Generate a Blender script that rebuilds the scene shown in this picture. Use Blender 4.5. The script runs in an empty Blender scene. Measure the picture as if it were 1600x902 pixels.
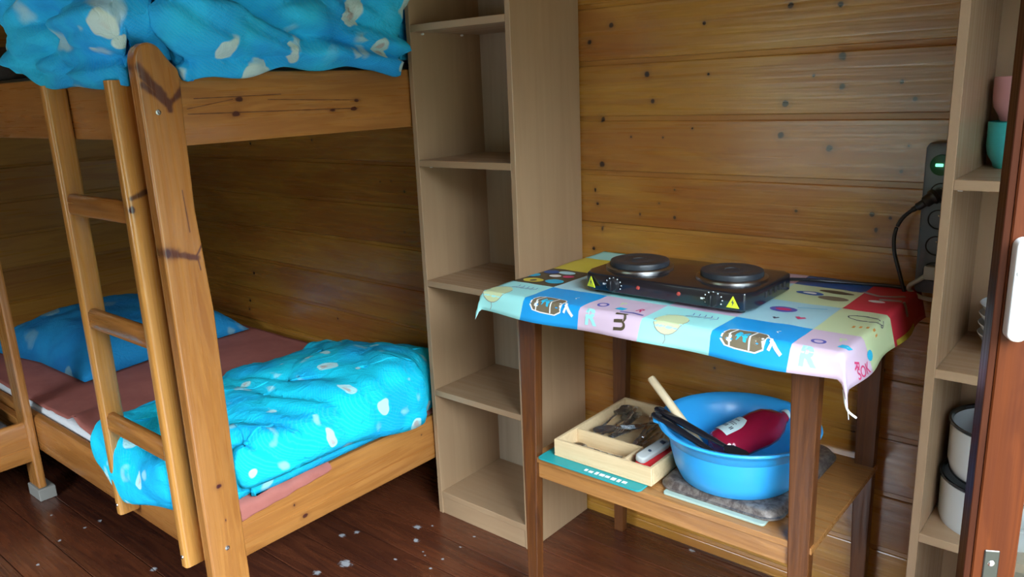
import bpy, bmesh, math, random
from mathutils import Vector, Matrix, noise
random.seed(7)
S = bpy.context.scene
COL = S.collection
PI = math.pi

# ------------------------------------------------------------------ helpers
WL = {}          # world location of every top-level thing (no rotation) for parenting


def mesh_obj(name, bm, mats, smooth=False):
    me = bpy.data.meshes.new(name)
    bmesh.ops.recalc_face_normals(bm, faces=bm.faces)
    bm.to_mesh(me)
    bm.free()
    for m in (mats if isinstance(mats, (list, tuple)) else [mats]):
        me.materials.append(m)
    if smooth:
        me.polygons.foreach_set('use_smooth', [True] * len(me.polygons))
        if smooth != 'all':
            try:
                me.set_sharp_from_angle(angle=math.radians(38))
            except Exception:
                pass
    o = bpy.data.objects.new(name, me)
    COL.objects.link(o)
    return o


def tag(o, label, cat, group=None):
    o['label'] = label
    o['category'] = cat
    if group:
        o['group'] = group
    return o


def thing(name, label, cat, loc=(0, 0, 0), rot=0.0, group=None):
    o = bpy.data.objects.new(name, None)
    o.empty_display_size = 0.05
    COL.objects.link(o)
    o.location = loc
    o.rotation_euler = (0, 0, rot)
    WL[o.name] = Vector(loc)
    return tag(o, label, cat, group)


def part(name, bm, mats, parent, smooth=False, world=True, label=None):
    """a part of a thing; bm in world coordinates when world=True, else in the thing's own"""
    if world:
        r = parent
        while r.parent:
            r = r.parent
        bmesh.ops.translate(bm, verts=bm.verts, vec=-WL[r.name])
    o = mesh_obj(name, bm, mats, smooth)
    o.parent = parent
    if label:
        o['label'] = label
    return o


def single(name, bm, mats, label, cat, group=None, smooth=False, origin=None):
    """a thing that is one mesh; its origin is moved to its base"""
    if origin is None:
        lo = [min(v.co[i] for v in bm.verts) for i in range(3)]
        hi = [max(v.co[i] for v in bm.verts) for i in range(3)]
        origin = ((lo[0] + hi[0]) / 2, (lo[1] + hi[1]) / 2, lo[2])
    bmesh.ops.translate(bm, verts=bm.verts, vec=-Vector(origin))
    o = mesh_obj(name, bm, mats, smooth)
    o.location = origin
    WL[o.name] = Vector(origin)
    return tag(o, label, cat, group)


def struct(name, bm, mats, smooth=False):
    o = mesh_obj(name, bm, mats, smooth)
    o['kind'] = 'structure'
    o['label'] = name.replace('_', ' ')
    WL[o.name] = Vector((0, 0, 0))
    return o


def dup(root, loc, rot=None, label=None, group=None):
    r = root.copy()
    COL.objects.link(r)
    r.location = loc
    WL[r.name] = Vector(loc)
    if rot is not None:
        r.rotation_euler = rot if isinstance(rot, (tuple, list)) else (0, 0, rot)
    if label:
        r['label'] = label
    if group:
        r['group'] = group
    for ch in list(root.children):
        c = ch.copy()
        COL.objects.link(c)
        c.parent = r
        for g in list(ch.children):
            d = g.copy()
            COL.objects.link(d)
            d.parent = c
    return r


def NB():
    return bmesh.new()


def box(bm, lo, hi, bev=0.0, seg=2, mi=0):
    t = bmesh.new()
    bmesh.ops.create_cube(t, size=1.0)
    for v in t.verts:
        v.co = Vector([(lo[i] + hi[i]) / 2 + v.co[i] * (hi[i] - lo[i]) for i in range(3)])
    if bev > 0:
        bmesh.ops.bevel(t, geom=t.edges[:], offset=bev, segments=seg, profile=0.6, affect='EDGES')
    merge(bm, t, mi)
    return bm


def merge(bm, t, mi=0):
    base = {}
    for v in t.verts:
        base[v] = bm.verts.new(v.co)
    for f in t.faces:
        try:
            nf = bm.faces.new([base[v] for v in f.verts])
            nf.material_index = mi if mi else f.material_index
        except ValueError:
            pass
    t.free()


def prism(bm, pts, axis, a, b, bev=0.0, seg=2, mi=0):
    """outline pts (2D) extruded along axis from a to b. axis 0: pts=(y,z); 1: (x,z); 2: (x,y)"""
    def P(p, d):
        return {0: (d, p[0], p[1]), 1: (p[0], d, p[1]), 2: (p[0], p[1], d)}[axis]
    t = bmesh.new()
    A = [t.verts.new(P(p, a)) for p in pts]
    B = [t.verts.new(P(p, b)) for p in pts]
    t.faces.new(A)
    t.faces.new(B[::-1])
    n = len(pts)
    for i in range(n):
        t.faces.new((A[i], B[i], B[(i + 1) % n], A[(i + 1) % n]))
    bmesh.ops.recalc_face_normals(t, faces=t.faces)
    if bev > 0:
        ed = [e for e in t.edges if e.calc_face_angle(0) > 0.5]
        bmesh.ops.bevel(t, geom=ed, offset=bev, segments=seg, profile=0.6, affect='EDGES', clamp_overlap=True)
    merge(bm, t, mi)
    return bm


def taper(bm, r0, z0, r1, z1, bev=0.003, mi=0):
    """post from rectangle r0=(x0,y0,x1,y1) at z0 to r1 at z1"""
    t = bmesh.new()
    q = lambda r, z: [t.verts.new(c) for c in ((r[0], r[1], z), (r[2], r[1], z), (r[2], r[3], z), (r[0], r[3], z))]
    A, B = q(r0, z0), q(r1, z1)
    t.faces.new(A[::-1])
    t.faces.new(B)
    for i in range(4):
        t.faces.new((A[i], A[(i + 1) % 4], B[(i + 1) % 4], B[i]))
    bmesh.ops.bevel(t, geom=t.edges[:], offset=bev, segments=2, profile=0.6, affect='EDGES')
    merge(bm, t, mi)
    return bm


def lathe(bm, prof, c=(0, 0, 0), n=48, axis=None, mi=0):
    """profile [(r,z)] spun about z through c (or about the direction axis)"""
    t = bmesh.new()
    rings = []
    for r, z in prof:
        if r < 1e-6:
            rings.append([t.verts.new((0, 0, z))])
        else:
            rings.append([t.verts.new((r * math.cos(2 * PI * i / n), r * math.sin(2 * PI * i / n), z)) for i in range(n)])
    for a, b in zip(rings, rings[1:]):
        for i in range(n):
            j = (i + 1) % n
            if len(a) == 1 and len(b) == 1:
                break
            if len(a) == 1:
                t.faces.new((a[0], b[j], b[i]))
            elif len(b) == 1:
                t.faces.new((a[i], a[j], b[0]))
            else:
                t.faces.new((a[i], a[j], b[j], b[i]))
    if axis is not None:
        q = Vector((0, 0, 1)).rotation_difference(Vector(axis).normalized())
        for v in t.verts:
            v.co = q @ v.co
    for v in t.verts:
        v.co += Vector(c)
    merge(bm, t, mi)
    return bm


def catmull(pts, n=8, closed=False):
    P = [Vector(p) for p in pts]
    out = []
    m = len(P)
    rng = range(m if closed else m - 1)
    for i in rng:
        if closed:
            a, b, c, d = P[(i - 1) % m], P[i], P[(i + 1) % m], P[(i + 2) % m]
        else:
            a, b, c, d = P[max(i - 1, 0)], P[i], P[i + 1], P[min(i + 2, m - 1)]
        for k in range(n):
            t = k / n
            out.append(0.5 * ((2 * b) + (c - a) * t + (2 * a - 5 * b + 4 * c - d) * t * t + (3 * b - a - 3 * c + d) * t ** 3))
    if not closed:
        out.append(P[-1])
    return out


def tube(bm, pts, r, n=10, mi=0, flat=None):
    """tube along pts; r a number or list; flat=(sx,sz) squashes the section"""
    t = bmesh.new()
    m = len(pts)
    P = [Vector(p) for p in pts]
    up = Vector((0, 0, 1))
    rings = []
    for i in range(m):
        d = (P[min(i + 1, m - 1)] - P[max(i - 1, 0)]).normalized()
        if abs(d.dot(up)) > 0.95:
            s = d.cross(Vector((1, 0, 0))).normalized()
        else:
            s = d.cross(up).normalized()
        w = s.cross(d).normalized()
        rr = r[i] if isinstance(r, (list, tuple)) else r
        fx, fz = flat if flat else (1, 1)
        rings.append([t.verts.new(P[i] + s * (rr * fx * math.cos(2 * PI * k / n)) + w * (rr * fz * math.sin(2 * PI * k / n))) for k in range(n)])
    for a, b in zip(rings, rings[1:]):
        for k in range(n):
            t.faces.new((a[k], a[(k + 1) % n], b[(k + 1) % n], b[k]))
    t.faces.new(rings[0][::-1])
    t.faces.new(rings[-1])
    merge(bm, t, mi)
    return bm


def rrect(x0, y0, x1, y1, r, n=6):
    out = []
    for cx, cy, a in ((x1 - r, y0 + r, -PI / 2), (x1 - r, y1 - r, 0), (x0 + r, y1 - r, PI / 2), (x0 + r, y0 + r, PI)):
        for i in range(n + 1):
            t = a + PI / 2 * i / n
            out.append((cx + r * math.cos(t), cy + r * math.sin(t)))
    return out


def sm(a, b, x):
    t = min(1.0, max(0.0, (x - a) / (b - a)))
    return t * t * (3 - 2 * t)


# ------------------------------------------------------------------ materials
def new_mat(name):
    m = bpy.data.materials.new(name)
    m.use_nodes = True
    nt = m.node_tree
    b = nt.nodes['Principled BSDF']
    return m, nt, b


def plain(name, col, rough=0.5, metal=0.0, spec=0.5, coat=0.0, trans=0.0, emit=None, bump=None, alpha=None):
    m, nt, b = new_mat(name)
    b.inputs['Base Color'].default_value = (*col, 1)
    b.inputs['Roughness'].default_value = rough
    b.inputs['Metallic'].default_value = metal
    b.inputs['Specular IOR Level'].default_value = spec
    b.inputs['Coat Weight'].default_value = coat
    b.inputs['Coat Roughness'].default_value = 0.08
    b.inputs['Transmission Weight'].default_value = trans
    if emit:
        b.inputs['Emission Color'].default_value = (*emit[0], 1)
        b.inputs['Emission Strength'].default_value = emit[1]
    tc = nt.nodes.new('ShaderNodeTexCoord')
    nz = nt.nodes.new('ShaderNodeTexNoise')
    nz.inputs['Scale'].default_value = bump[0] if bump else 35
    nz.inputs['Detail'].default_value = 3
    nt.links.new(tc.outputs['Object'], nz.inputs['Vector'])
    # slight roughness variation so no surface is perfectly uniform
    mr = nt.nodes.new('ShaderNodeMapRange')
    mr.inputs[3].default_value = max(0.0, rough - 0.05)
    mr.inputs[4].default_value = min(1.0, rough + 0.05)
    nt.links.new(nz.outputs[0], mr.inputs[0])
    nt.links.new(mr.outputs[0], b.inputs['Roughness'])
    if bump:
        bp = nt.nodes.new('ShaderNodeBump')
        bp.inputs['Strength'].default_value = bump[1]
        bp.inputs['Distance'].default_value = 0.01
        nt.links.new(nz.outputs[0], bp.inputs['Height'])
        nt.links.new(bp.outputs[0], b.inputs['Normal'])
    return m


class G:
    """tiny node-graph helper"""
    def __init__(self, nt):
        self.nt = nt

    def n(self, t, **kw):
        x = self.nt.nodes.new(t)
        for k, v in kw.items():
            setattr(x, k, v)
        return x

    def put(self, sock, v):
        if hasattr(v, 'is_linked') or isinstance(v, bpy.types.NodeSocket):
            self.nt.links.new(v, sock)
        else:
            sock.default_value = v

    def math(self, op, a, b=None, c=None):
        x = self.n('ShaderNodeMath', operation=op)
        self.put(x.inputs[0], a)
        if b is not None:
            self.put(x.inputs[1], b)
        if c is not None:
            self.put(x.inputs[2], c)
        return x.outputs[0]

    def vec(self, op, a, b=None):
        x = self.n('ShaderNodeVectorMath', operation=op)
        self.put(x.inputs[0], a)
        if b is not None:
            self.put(x.inputs[1], b)
        return x.outputs[1] if op in ('LENGTH', 'DOT_PRODUCT', 'DISTANCE') else x.outputs[0]

    def mr(self, v, a, b, c, d, smooth=True):
        x = self.n('ShaderNodeMapRange')
        x.interpolation_type = 'SMOOTHSTEP' if smooth else 'LINEAR'
        self.put(x.inputs[0], v)
        for i, q in enumerate((a, b, c, d)):
            x.inputs[i + 1].default_value = q
        return x.outputs[0]

    def mix(self, f, a, b, mode='MIX'):
        x = self.n('ShaderNodeMix', data_type='RGBA', blend_type=mode)
        self.put(x.inputs[0], f)
        self.put(x.inputs[6], a if isinstance(a, bpy.types.NodeSocket) else (*a, 1))
        self.put(x.inputs[7], b if isinstance(b, bpy.types.NodeSocket) else (*b, 1))
        return x.outputs[2]

    def noise(self, v, scale, detail=3, dist=0.0, rough=0.5):
        x = self.n('ShaderNodeTexNoise')
        self.put(x.inputs['Vector'], v)
        x.inputs['Scale'].default_value = scale
        x.inputs['Detail'].default_value = detail
        x.inputs['Distortion'].default_value = dist
        x.inputs['Roughness'].default_value = rough
        return x.outputs[0]

    def voro(self, v, scale, feature='F1', rnd=1.0):
        x = self.n('ShaderNodeTexVoronoi', feature=feature)
        self.put(x.inputs['Vector'], v)
        x.inputs['Scale'].default_value = scale
        x.inputs['Randomness'].default_value = rnd
        return x

    def coord(self):
        return self.n('ShaderNodeTexCoord').outputs['Object']


def wood(name, axis, dark, light, rough=0.35, coat=0.3, along=1.3, cross=16.0, plank=None, knots=None,
         knot_axes=(0, 2), knot_col=(0.03, 0.012, 0.006), rand_knots=0.0, streak=0.35, tone=0.25, offs=0.0,
         spots=None, spot_col=(0.4, 0.42, 0.45), bump=0.12, streaks=None, ruddy=0.0, ruddy_col=(0.26, 0.065, 0.014)):
    m, nt, b = new_mat(name)
    g = G(nt)
    co = g.coord()
    co = g.vec('ADD', co, (offs, offs * 1.7, offs * 0.6))
    v = co
    ptone = None
    if plank:
        ax, z0, pitch = plank
        sep = g.n('ShaderNodeSeparateXYZ')
        nt.links.new(co, sep.inputs[0])
        idx = g.math('FLOOR', g.math('DIVIDE', g.math('SUBTRACT', sep.outputs[ax], z0), pitch))
        wn = g.n('ShaderNodeTexWhiteNoise', noise_dimensions='1D')
        nt.links.new(idx, wn.inputs['W'])
        ptone = wn.outputs['Value']
        cmb = g.n('ShaderNodeCombineXYZ')
        o1 = g.math('MULTIPLY', ptone, 37.0)
        for k in range(3):
            nt.links.new(o1, cmb.inputs[k])
        v = g.vec('ADD', co, cmb.outputs[0])
    sc = [cross, cross, cross]
    sc[axis] = along
    gv = g.vec('MULTIPLY', v, tuple(sc))
    n1 = g.noise(gv, 1.0, 4, 0.9, 0.55)
    # ring lines: sine of the warped grain coordinate
    ring = g.math('SINE', g.math('MULTIPLY', n1, 38.0))
    ring = g.mr(ring, -1, 1, 0, 1)
    sc2 = [cross * 6] * 3
    sc2[axis] = along * 2.2
    n2 = g.noise(g.vec('MULTIPLY', v, tuple(sc2)), 1.0, 2, 0.2)
    fac = g.math('ADD', g.math('MULTIPLY', n1, 0.75), g.math('MULTIPLY', ring, streak * 0.45))
    fac = g.math('ADD', fac, g.math('MULTIPLY', g.math('SUBTRACT', n2, 0.5), streak))
    if ptone is not None:
        fac = g.math('ADD', fac, g.math('MULTIPLY', g.math('SUBTRACT', ptone, 0.5), tone))
    fac = g.mr(fac, 0.15, 0.85, 0, 1, False)
    col = g.mix(fac, light, dark)
    if ruddy > 0:
        big = g.noise(g.vec('MULTIPLY', v, (1.4, 1.4, 5.0)), 1.0, 3, 0.5)
        col = g.mix(g.math('MULTIPLY', g.mr(big, 0.42, 0.68, 0, 1), ruddy), col, ruddy_col)
    kn = None
    if knots:
        mask = [0.0, 0.0, 0.0]
        for a in knot_axes:
            mask[a] = 1.0
        nz = g.noise(co, 60, 2)
        for k in knots:
            p = [0, 0, 0]
            p[knot_axes[0]], p[knot_axes[1]] = k[0], k[1]
            r = k[2] * 0.68
            s = list(mask)
            if len(k) > 3:
                s[knot_axes[0]] /= k[3]
            d = g.vec('LENGTH', g.vec('MULTIPLY', g.vec('SUBTRACT', co, tuple(p)), tuple(s)))
            d = g.math('ADD', d, g.math('MULTIPLY', g.math('SUBTRACT', nz, 0.5), r * 0.9))
            q = g.mr(d, r * 0.5, r * 1.1, 1, 0)
            q = g.math('MAXIMUM', q, g.math('MULTIPLY', g.mr(d, r * 0.8, r * 2.6, 1, 0), 0.22))
            kn = q if kn is None else g.math('MAXIMUM', kn, q)
    if streaks:
        nz2 = g.noise(co, 45, 3)
        iy, iz = knot_axes
        ms = [0.0, 0.0, 0.0]
        ms[iy] = ms[iz] = 1.0
        for (ya, za, yb, zb, r) in streaks:
            a, ba = [0, 0, 0], [0, 0, 0]
            a[iy], a[iz] = ya, za
            ba[iy], ba[iz] = yb - ya, zb - za
            l2 = ba[iy] ** 2 + ba[iz] ** 2
            pa = g.vec('MULTIPLY', g.vec('SUBTRACT', co, tuple(a)), tuple(ms))
            hh = g.math('MINIMUM', g.math('MAXIMUM', g.math('DIVIDE', g.vec('DOT_PRODUCT', pa, tuple(ba)), l2), 0.0), 1.0)
            cmbh = g.n('ShaderNodeCombineXYZ')
            for k in range(3):
                nt.links.new(hh, cmbh.inputs[k])
            d = g.vec('LENGTH', g.vec('SUBTRACT', pa, g.vec('MULTIPLY', cmbh.outputs[0], tuple(ba))))
            d = g.math('ADD', d, g.math('MULTIPLY', g.math('SUBTRACT', nz2, 0.5), r * 1.2))
            q = g.math('MULTIPLY', g.mr(d, r * 0.3, r * 1.3, 1, 0), 0.85)
            kn = q if kn is None else g.math('MAXIMUM', kn, q)
    if rand_knots > 0:
        sk = [9.0, 9.0, 9.0]
        sk[axis] = 3.2
        vo = g.voro(g.vec('MULTIPLY', v, tuple(sk)), 1.0)
        cell = g.n('ShaderNodeSeparateColor')
        nt.links.new(vo.outputs['Color'], cell.inputs[0])
        gate = g.mr(cell.outputs[0], 1 - rand_knots, 1 - rand_knots + 0.01, 0, 1, False)
        q = g.math('MULTIPLY', g.mr(vo.outputs['Distance'], 0.05, 0.13, 1, 0), gate)
        kn = q if kn is None else g.math('MAXIMUM', kn, q)
    if kn is not None:
        col = g.mix(kn, col, knot_col)
    if spots:
        sp = None
        nz = g.noise(co, 90, 2)
        for (x, y, r) in spots:
            d = g.vec('LENGTH', g.vec('MULTIPLY', g.vec('SUBTRACT', co, (x, y, 0)), (1, 1.3, 0)))
            d = g.math('ADD', d, g.math('MULTIPLY', g.math('SUBTRACT', nz, 0.5), r * 1.6))
            q = g.mr(d, r * 0.4, r, 1, 0)
            sp = q if sp is None else g.math('MAXIMUM', sp, q)
        col = g.mix(g.math('MULTIPLY', sp, 0.8), col, spot_col)
    nt.links.new(col, b.inputs['Base Color'])
    b.inputs['Coat Weight'].default_value = coat
    b.inputs['Coat Roughness'].default_value = 0.18
    rr = g.mr(n2, 0.3, 0.7, max(0.05, rough - 0.08), rough + 0.08)
    nt.links.new(rr, b.inputs['Roughness'])
    bp = g.n('ShaderNodeBump')
    bp.inputs['Strength'].default_value = bump
    bp.inputs['Distance'].default_value = 0.004
    nt.links.new(g.math('ADD', n2, g.math('MULTIPLY', n1, 0.6)), bp.inputs['Height'])
    nt.links.new(bp.outputs[0], b.inputs['Normal'])
    return m


PITCH, Z0 = 0.1583, 0.043
knots_wall = [(-1.28, 1.563, .013), (-1.355, 1.521, .012), (-0.993, 1.545, .009), (-1.163, 1.423, .015), (-1.145, 1.35, .012),
              (-0.978, 1.416, .007), (-0.766, 1.567, .014), (-0.648, 1.559, .013), (-0.635, 1.442, .018), (-0.767, 1.336, .016),
              (-0.633, 1.373, .014), (-0.701, 1.401, .007), (-0.501, 1.379, .009), (-0.471, 1.34, .009), (-1.314, 1.301, .014),
              (-1.022, 1.275, .006), (-1.216, 1.251, .006), (-1.112, 1.25, .006), (-1.316, 1.169, .016), (-0.776, 1.257, .016),
              (-0.654, 1.227, .015), (-0.476, 1.236, .006), (-0.488, 1.177, .008), (-1.342, 1.091, .013, .6), (-1.334, 1.051, .01),
              (-1.186, 1.028, .009, .6), (-1.074, 1.105, .006), (-1.073, 1.026, .008), (-1.123, 1.064, .006), (-0.728, 1.068, .008),
              (-0.545, 1.072, .011), (-0.503, 1.066, .007), (-0.533, 1.034, .012, .6), (-1.318, 0.975, .016, .45), (-1.35, 0.91, .01),
              (-0.94, 0.6, .007), (-0.492, 0.687, .012),
              (-3.197, 1.209, .012), (-2.739, 1.228, .012), (-2.269, 1.079, .007), (-2.332, 1.074, .006), (-2.198, 1.044, .01),
              (-2.215, 0.888, .007), (-3.299, 0.598, .014), (-3.363, 0.453, .012), (-3.379, 0.409, .012), (-2.682, 0.471, .01)]
HONEY_L, HONEY_D = (0.46, 0.232, 0.038), (0.25, 0.086, 0.010)
M_wall = wood('pine_panelling', 0, HONEY_D, HONEY_L, rough=0.30, coat=0.6, bump=0.32, along=1.1, cross=13, plank=(2, Z0, PITCH),
              knots=knots_wall, knot_col=(0.030, 0.011, 0.007), streak=0.3, tone=0.3, ruddy=0.5)
M_wall_y = wood('pine_panelling_side', 1, HONEY_D, HONEY_L, rough=0.34, coat=0.35, along=1.1, cross=13, plank=(2, Z0, PITCH),
                rand_knots=0.05, streak=0.3, tone=0.3)
M_ceil = wood('pine_ceiling', 0, HONEY_D, HONEY_L, rough=0.4, coat=0.2, plank=(1, 0, 0.16), rand_knots=0.05)
floor_spots = [(-1.944, -.613, .014), (-1.921, -.572, .012), (-1.744, -.395, .006), (-1.724, -.489, .014), (-1.78, -.43, .018),
               (-1.577, -.567, .007), (-1.581, -.511, .006), (-1.583, -.431, .006), (-1.587, -.361, .006), (-1.70, -.60, .008),
               (-1.808, -.708, .026), (-1.842, -.79, .016), (-2.715, -1.061, .010), (-2.711, -1.114, .008), (-2.695, -1.2, .008),
               (-2.271, -1.087, .016), (-0.99, -.02, .012), (-1.64, -.53, .005), (-1.66, -.52, .004), (-2.9, -1.15, .007), (-2.6, -1.3, .008)]
M_floor = wood('dark_varnished_floorboards', 0, (0.030, 0.009, 0.006), (0.105, 0.029, 0.012), rough=0.27, coat=0.35, along=1.6, cross=14,
               plank=(1, -0.02, 0.1333), tone=0.5, streak=0.45, spots=floor_spots, bump=0.2)
M_floor.node_tree.nodes['Principled BSDF'].inputs['Coat Roughness'].default_value = 0.25
BED_L, BED_D = (0.45, 0.195, 0.050), (0.27, 0.090, 0.017)
M_bed_x = wood('bed_pine_lengthwise', 0, BED_D, BED_L, rough=0.33, coat=0.4, along=1.6, cross=18, rand_knots=0.06, streak=0.35)
M_bed_y = wood('bed_pine_crosswise', 1, BED_D, BED_L, rough=0.33, coat=0.4, along=1.6, cross=18, rand_knots=0.06, streak=0.35)
M_bed_end = wood('bed_pine_end_boards', 1, BED_D, BED_L, rough=0.33, coat=0.3, along=1.2, cross=18, streak=0.4,
                 knots=[(-0.283, 1.402, .012, 1.8), (-0.296, 1.367, .012, 1.8), (0.086, 1.385, .009, 1.8), (0.074, 1.363, .010, 2.2), (0.0, 1.362, .007, 2.5),
                        (-0.265, 0.276, .008, .8), (-0.234, 0.228, .012, 1.3), (-0.257, 0.333, .012, .8), (0.239, 0.300, .005)],
                 streaks=[(-0.42, 1.372, 0.09, 1.364, .0015), (-0.40, 1.407, -0.16, 1.410, .0014), (-0.20, 1.398, 0.10, 1.386, .0013), (-0.42, 1.384, -0.30, 1.402, .0012)],
                 knot_axes=(1, 2), knot_col=(0.07, 0.018, 0.012))
M_bed_z = wood('bed_pine_upright', 2, BED_D, BED_L, rough=0.3, coat=0.45, along=1.6, cross=18, rand_knots=0.05, streak=0.3)
M_lad_z = wood('ladder_pine_upright', 2, (0.40, 0.16, 0.030), (0.62, 0.30, 0.075), rough=0.3, coat=0.45, along=1.3, cross=22, rand_knots=0.05, streak=0.35, offs=3.1)
M_lad_near = wood('ladder_pine_near_stile', 2, (0.40, 0.16, 0.030), (0.62, 0.30, 0.075), rough=0.3, coat=0.45, along=1.3, cross=22, streak=0.35,
                  knots=[(-0.552, 1.160, .017, .8), (-0.506, 1.200, .011, .8)], streaks=[(-0.548, 1.185, -0.510, 1.197, .008)],
                  knot_axes=(1, 2), knot_col=(0.045, 0.014, 0.016))
M_post = wood('bed_pine_post', 2, BED_D, BED_L, rough=0.3, coat=0.45, along=1.4, cross=16, streak=0.3, offs=0.0,
              knots=[(0.05, 0.44, .010, 1.4), (0.055, 0.34, .006, .5), (0.010, 1.058, .020, .7)],
              streaks=[(0.006, 1.478, 0.064, 1.402, .011), (0.012, 1.440, 0.060, 1.398, .009), (0.010, 1.460, 0.055, 1.405, .006), (0.100, 1.428, 0.066, 1.398, .009), (0.064, 1.402, 0.064, 1.383, .008),
                       (0.008, 1.060, 0.030, 1.054, .016), (0.02, 1.056, 0.078, 1.036, .009), (0.075, 1.036, 0.094, 1.062, .003), (0.080, 1.04, 0.084, 1.005, .002), (0.066, 1.20, 0.070, 1.10, .0016)],
              knot_axes=(1, 2), knot_col=(0.060, 0.014, 0.018))
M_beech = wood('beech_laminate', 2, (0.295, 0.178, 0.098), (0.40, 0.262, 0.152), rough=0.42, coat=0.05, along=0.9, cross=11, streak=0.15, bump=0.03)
M_beech_x = wood('beech_laminate_shelf', 0, (0.295, 0.178, 0.098), (0.40, 0.262, 0.152), rough=0.42, coat=0.05, along=0.9, cross=11, streak=0.15, bump=0.03)
M_beech_back = wood('pale_back_board', 2, (0.30, 0.235, 0.165), (0.43, 0.345, 0.25), rough=0.5, coat=0.0, along=0.9, cross=14, streak=0.2, bump=0.03)
M_edge = plain('beech_edge_band', (0.52, 0.36, 0.23), 0.45)
M_tab_z = wood('table_leg_wood', 2, (0.045, 0.012, 0.003), (0.145, 0.046, 0.009), rough=0.42, coat=0.08, along=2.0, cross=26, streak=0.4)
M_tab_x = wood('table_shelf_wood', 0, (0.20, 0.075, 0.02), (0.42, 0.19, 0.055), rough=0.33, coat=0.3, along=1.8, cross=20, streak=0.4, rand_knots=0.04)
M_door = wood('door_red_brown_wood', 2, (0.042, 0.008, 0.002), (0.090, 0.020, 0.004), rough=0.55, coat=0.0, along=1.6, cross=22, streak=0.4, offs=1.0)
M_door_dk = wood('door_dark_edge', 2, (0.035, 0.010, 0.006), (0.075, 0.022, 0.010), rough=0.4, coat=0.2, along=1.6, cross=22)
M_tray = wood('pale_bamboo', 0, (0.52, 0.36, 0.19), (0.70, 0.53, 0.32), rough=0.5, coat=0.0, along=2.5, cross=30, streak=0.25)
M_stick = wood('pale_wooden_handle', 2, (0.60, 0.46, 0.28), (0.74, 0.60, 0.40), rough=0.55, coat=0.0, along=3, cross=40, streak=0.2)
M_steel = plain('brushed_steel', (0.55, 0.57, 0.60), 0.27, 0.95)
M_screw = plain('zinc_screw', (0.66, 0.68, 0.70), 0.25, 1.0)
M_black = plain('black_enamel', (0.010, 0.011, 0.016), 0.22, 0.0, 0.5, 0.5)
M_blackmat = plain('black_plastic', (0.013, 0.013, 0.016), 0.38)
M_iron = plain('cast_iron_plate', (0.020, 0.026, 0.036), 0.42, 0.0, 0.6, bump=(400, 0.05))
M_rim = plain('steel_ring', (0.35, 0.34, 0.35), 0.30, 1.0)
M_yellow = plain('yellow_warning_print', (0.75, 0.80, 0.03), 0.5)
M_whiteprint = plain('white_print', (0.75, 0.78, 0.80), 0.5)
M_redlamp = plain('red_pilot_lamp', (0.35, 0.05, 0.04), 0.2)
M_basin = plain('light_blue_plastic', (0.030, 0.38, 0.86), 0.33, coat=0.1)
M_red = plain('red_plastic', (0.55, 0.015, 0.02), 0.3)
M_grey = plain('light_grey_plastic', (0.42, 0.43, 0.42), 0.4)
M_redliq = plain('red_washing_up_liquid', (0.36, 0.010, 0.045), 0.10, trans=0.25, coat=0.5)
M_label = plain('white_label', (0.62, 0.80, 0.82), 0.5)
M_ink = plain('dark_print', (0.03, 0.05, 0.09), 0.5)
M_tealmat = plain('teal_plastic_mat', (0.010, 0.28, 0.30), 0.45)
M_bake = None
M_glass = plain('pale_green_glass', (0.55, 0.70, 0.62), 0.12, trans=0.35)
M_pink = plain('pink_glaze', (0.62, 0.30, 0.31), 0.16, coat=0.4)
M_teal = plain('turquoise_glaze', (0.05, 0.50, 0.50), 0.14, coat=0.4)
M_white = plain('white_porcelain', (0.66, 0.70, 0.72), 0.18, coat=0.3)
M_enamel = plain('white_enamel', (0.68, 0.73, 0.76), 0.15, coat=0.4)
M_enamelrim = plain('black_enamel_rim', (0.012, 0.014, 0.018), 0.2, coat=0.3)
M_strip = plain('slate_grey_plastic', (0.085, 0.105, 0.135), 0.32)
M_green = plain('green_switch_light', (0.02, 0.12, 0.06), 0.3)
M_greenon = plain('green_lamp', (0.2, 0.9, 0.5), 0.3, emit=((0.25, 1.0, 0.6), 1.5))
M_socket = plain('socket_dark', (0.020, 0.022, 0.028), 0.4)
M_pvc = plain('white_plastic_handle', (0.85, 0.86, 0.87), 0.3)
M_plate = plain('dark_steel_plate', (0.10, 0.095, 0.085), 0.42, 0.9)
M_sheetmat = None
M_mattress = plain('white_mattress_cover', (0.72, 0.76, 0.80), 0.85, bump=(120, 0.2))
M_greycloth = plain('dark_grey_cloth', (0.055, 0.052, 0.055), 0.9, bump=(160, 0.3))
M_felt = plain('grey_foot_block', (0.22, 0.21, 0.19), 0.7)
M_paneglass = plain('window_glass', (0.9, 0.92, 0.95), 0.02, trans=1.0)
M_sheen_slab = plain('pale_sheen_slab', (0.30, 0.30, 0.29), 0.85, bump=(30, 0.2))
M_ground = plain('outdoor_ground', (0.06, 0.07, 0.045), 0.9, bump=(12, 0.3))


def mottled(name, a, b_, scale, rough, metal=0.0):
    m, nt, b = new_mat(name)
    g = G(nt)
    co = g.coord()
    f = g.noise(co, scale, 6, 0.3, 0.7)
    f = g.mr(f, 0.35, 0.65, 0, 1)
    nt.links.new(g.mix(f, a, b_), b.inputs['Base Color'])
    b.inputs['Roughness'].default_value = rough
    b.inputs['Metallic'].default_value = metal
    bp = g.n('ShaderNodeBump')
    bp.inputs['Strength'].default_value = 0.15
    nt.links.new(f, bp.inputs['Height'])
    nt.links.new(bp.outputs[0], b.inputs['Normal'])
    return m


M_bake = mottled('worn_baking_tin', (0.075, 0.055, 0.050), (0.22, 0.185, 0.165), 55, 0.45, 0.35)
M_sheet = mottled('dusty_pink_sheet', (0.34, 0.105, 0.085), (0.40, 0.13, 0.105), 6, 0.85)


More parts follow.
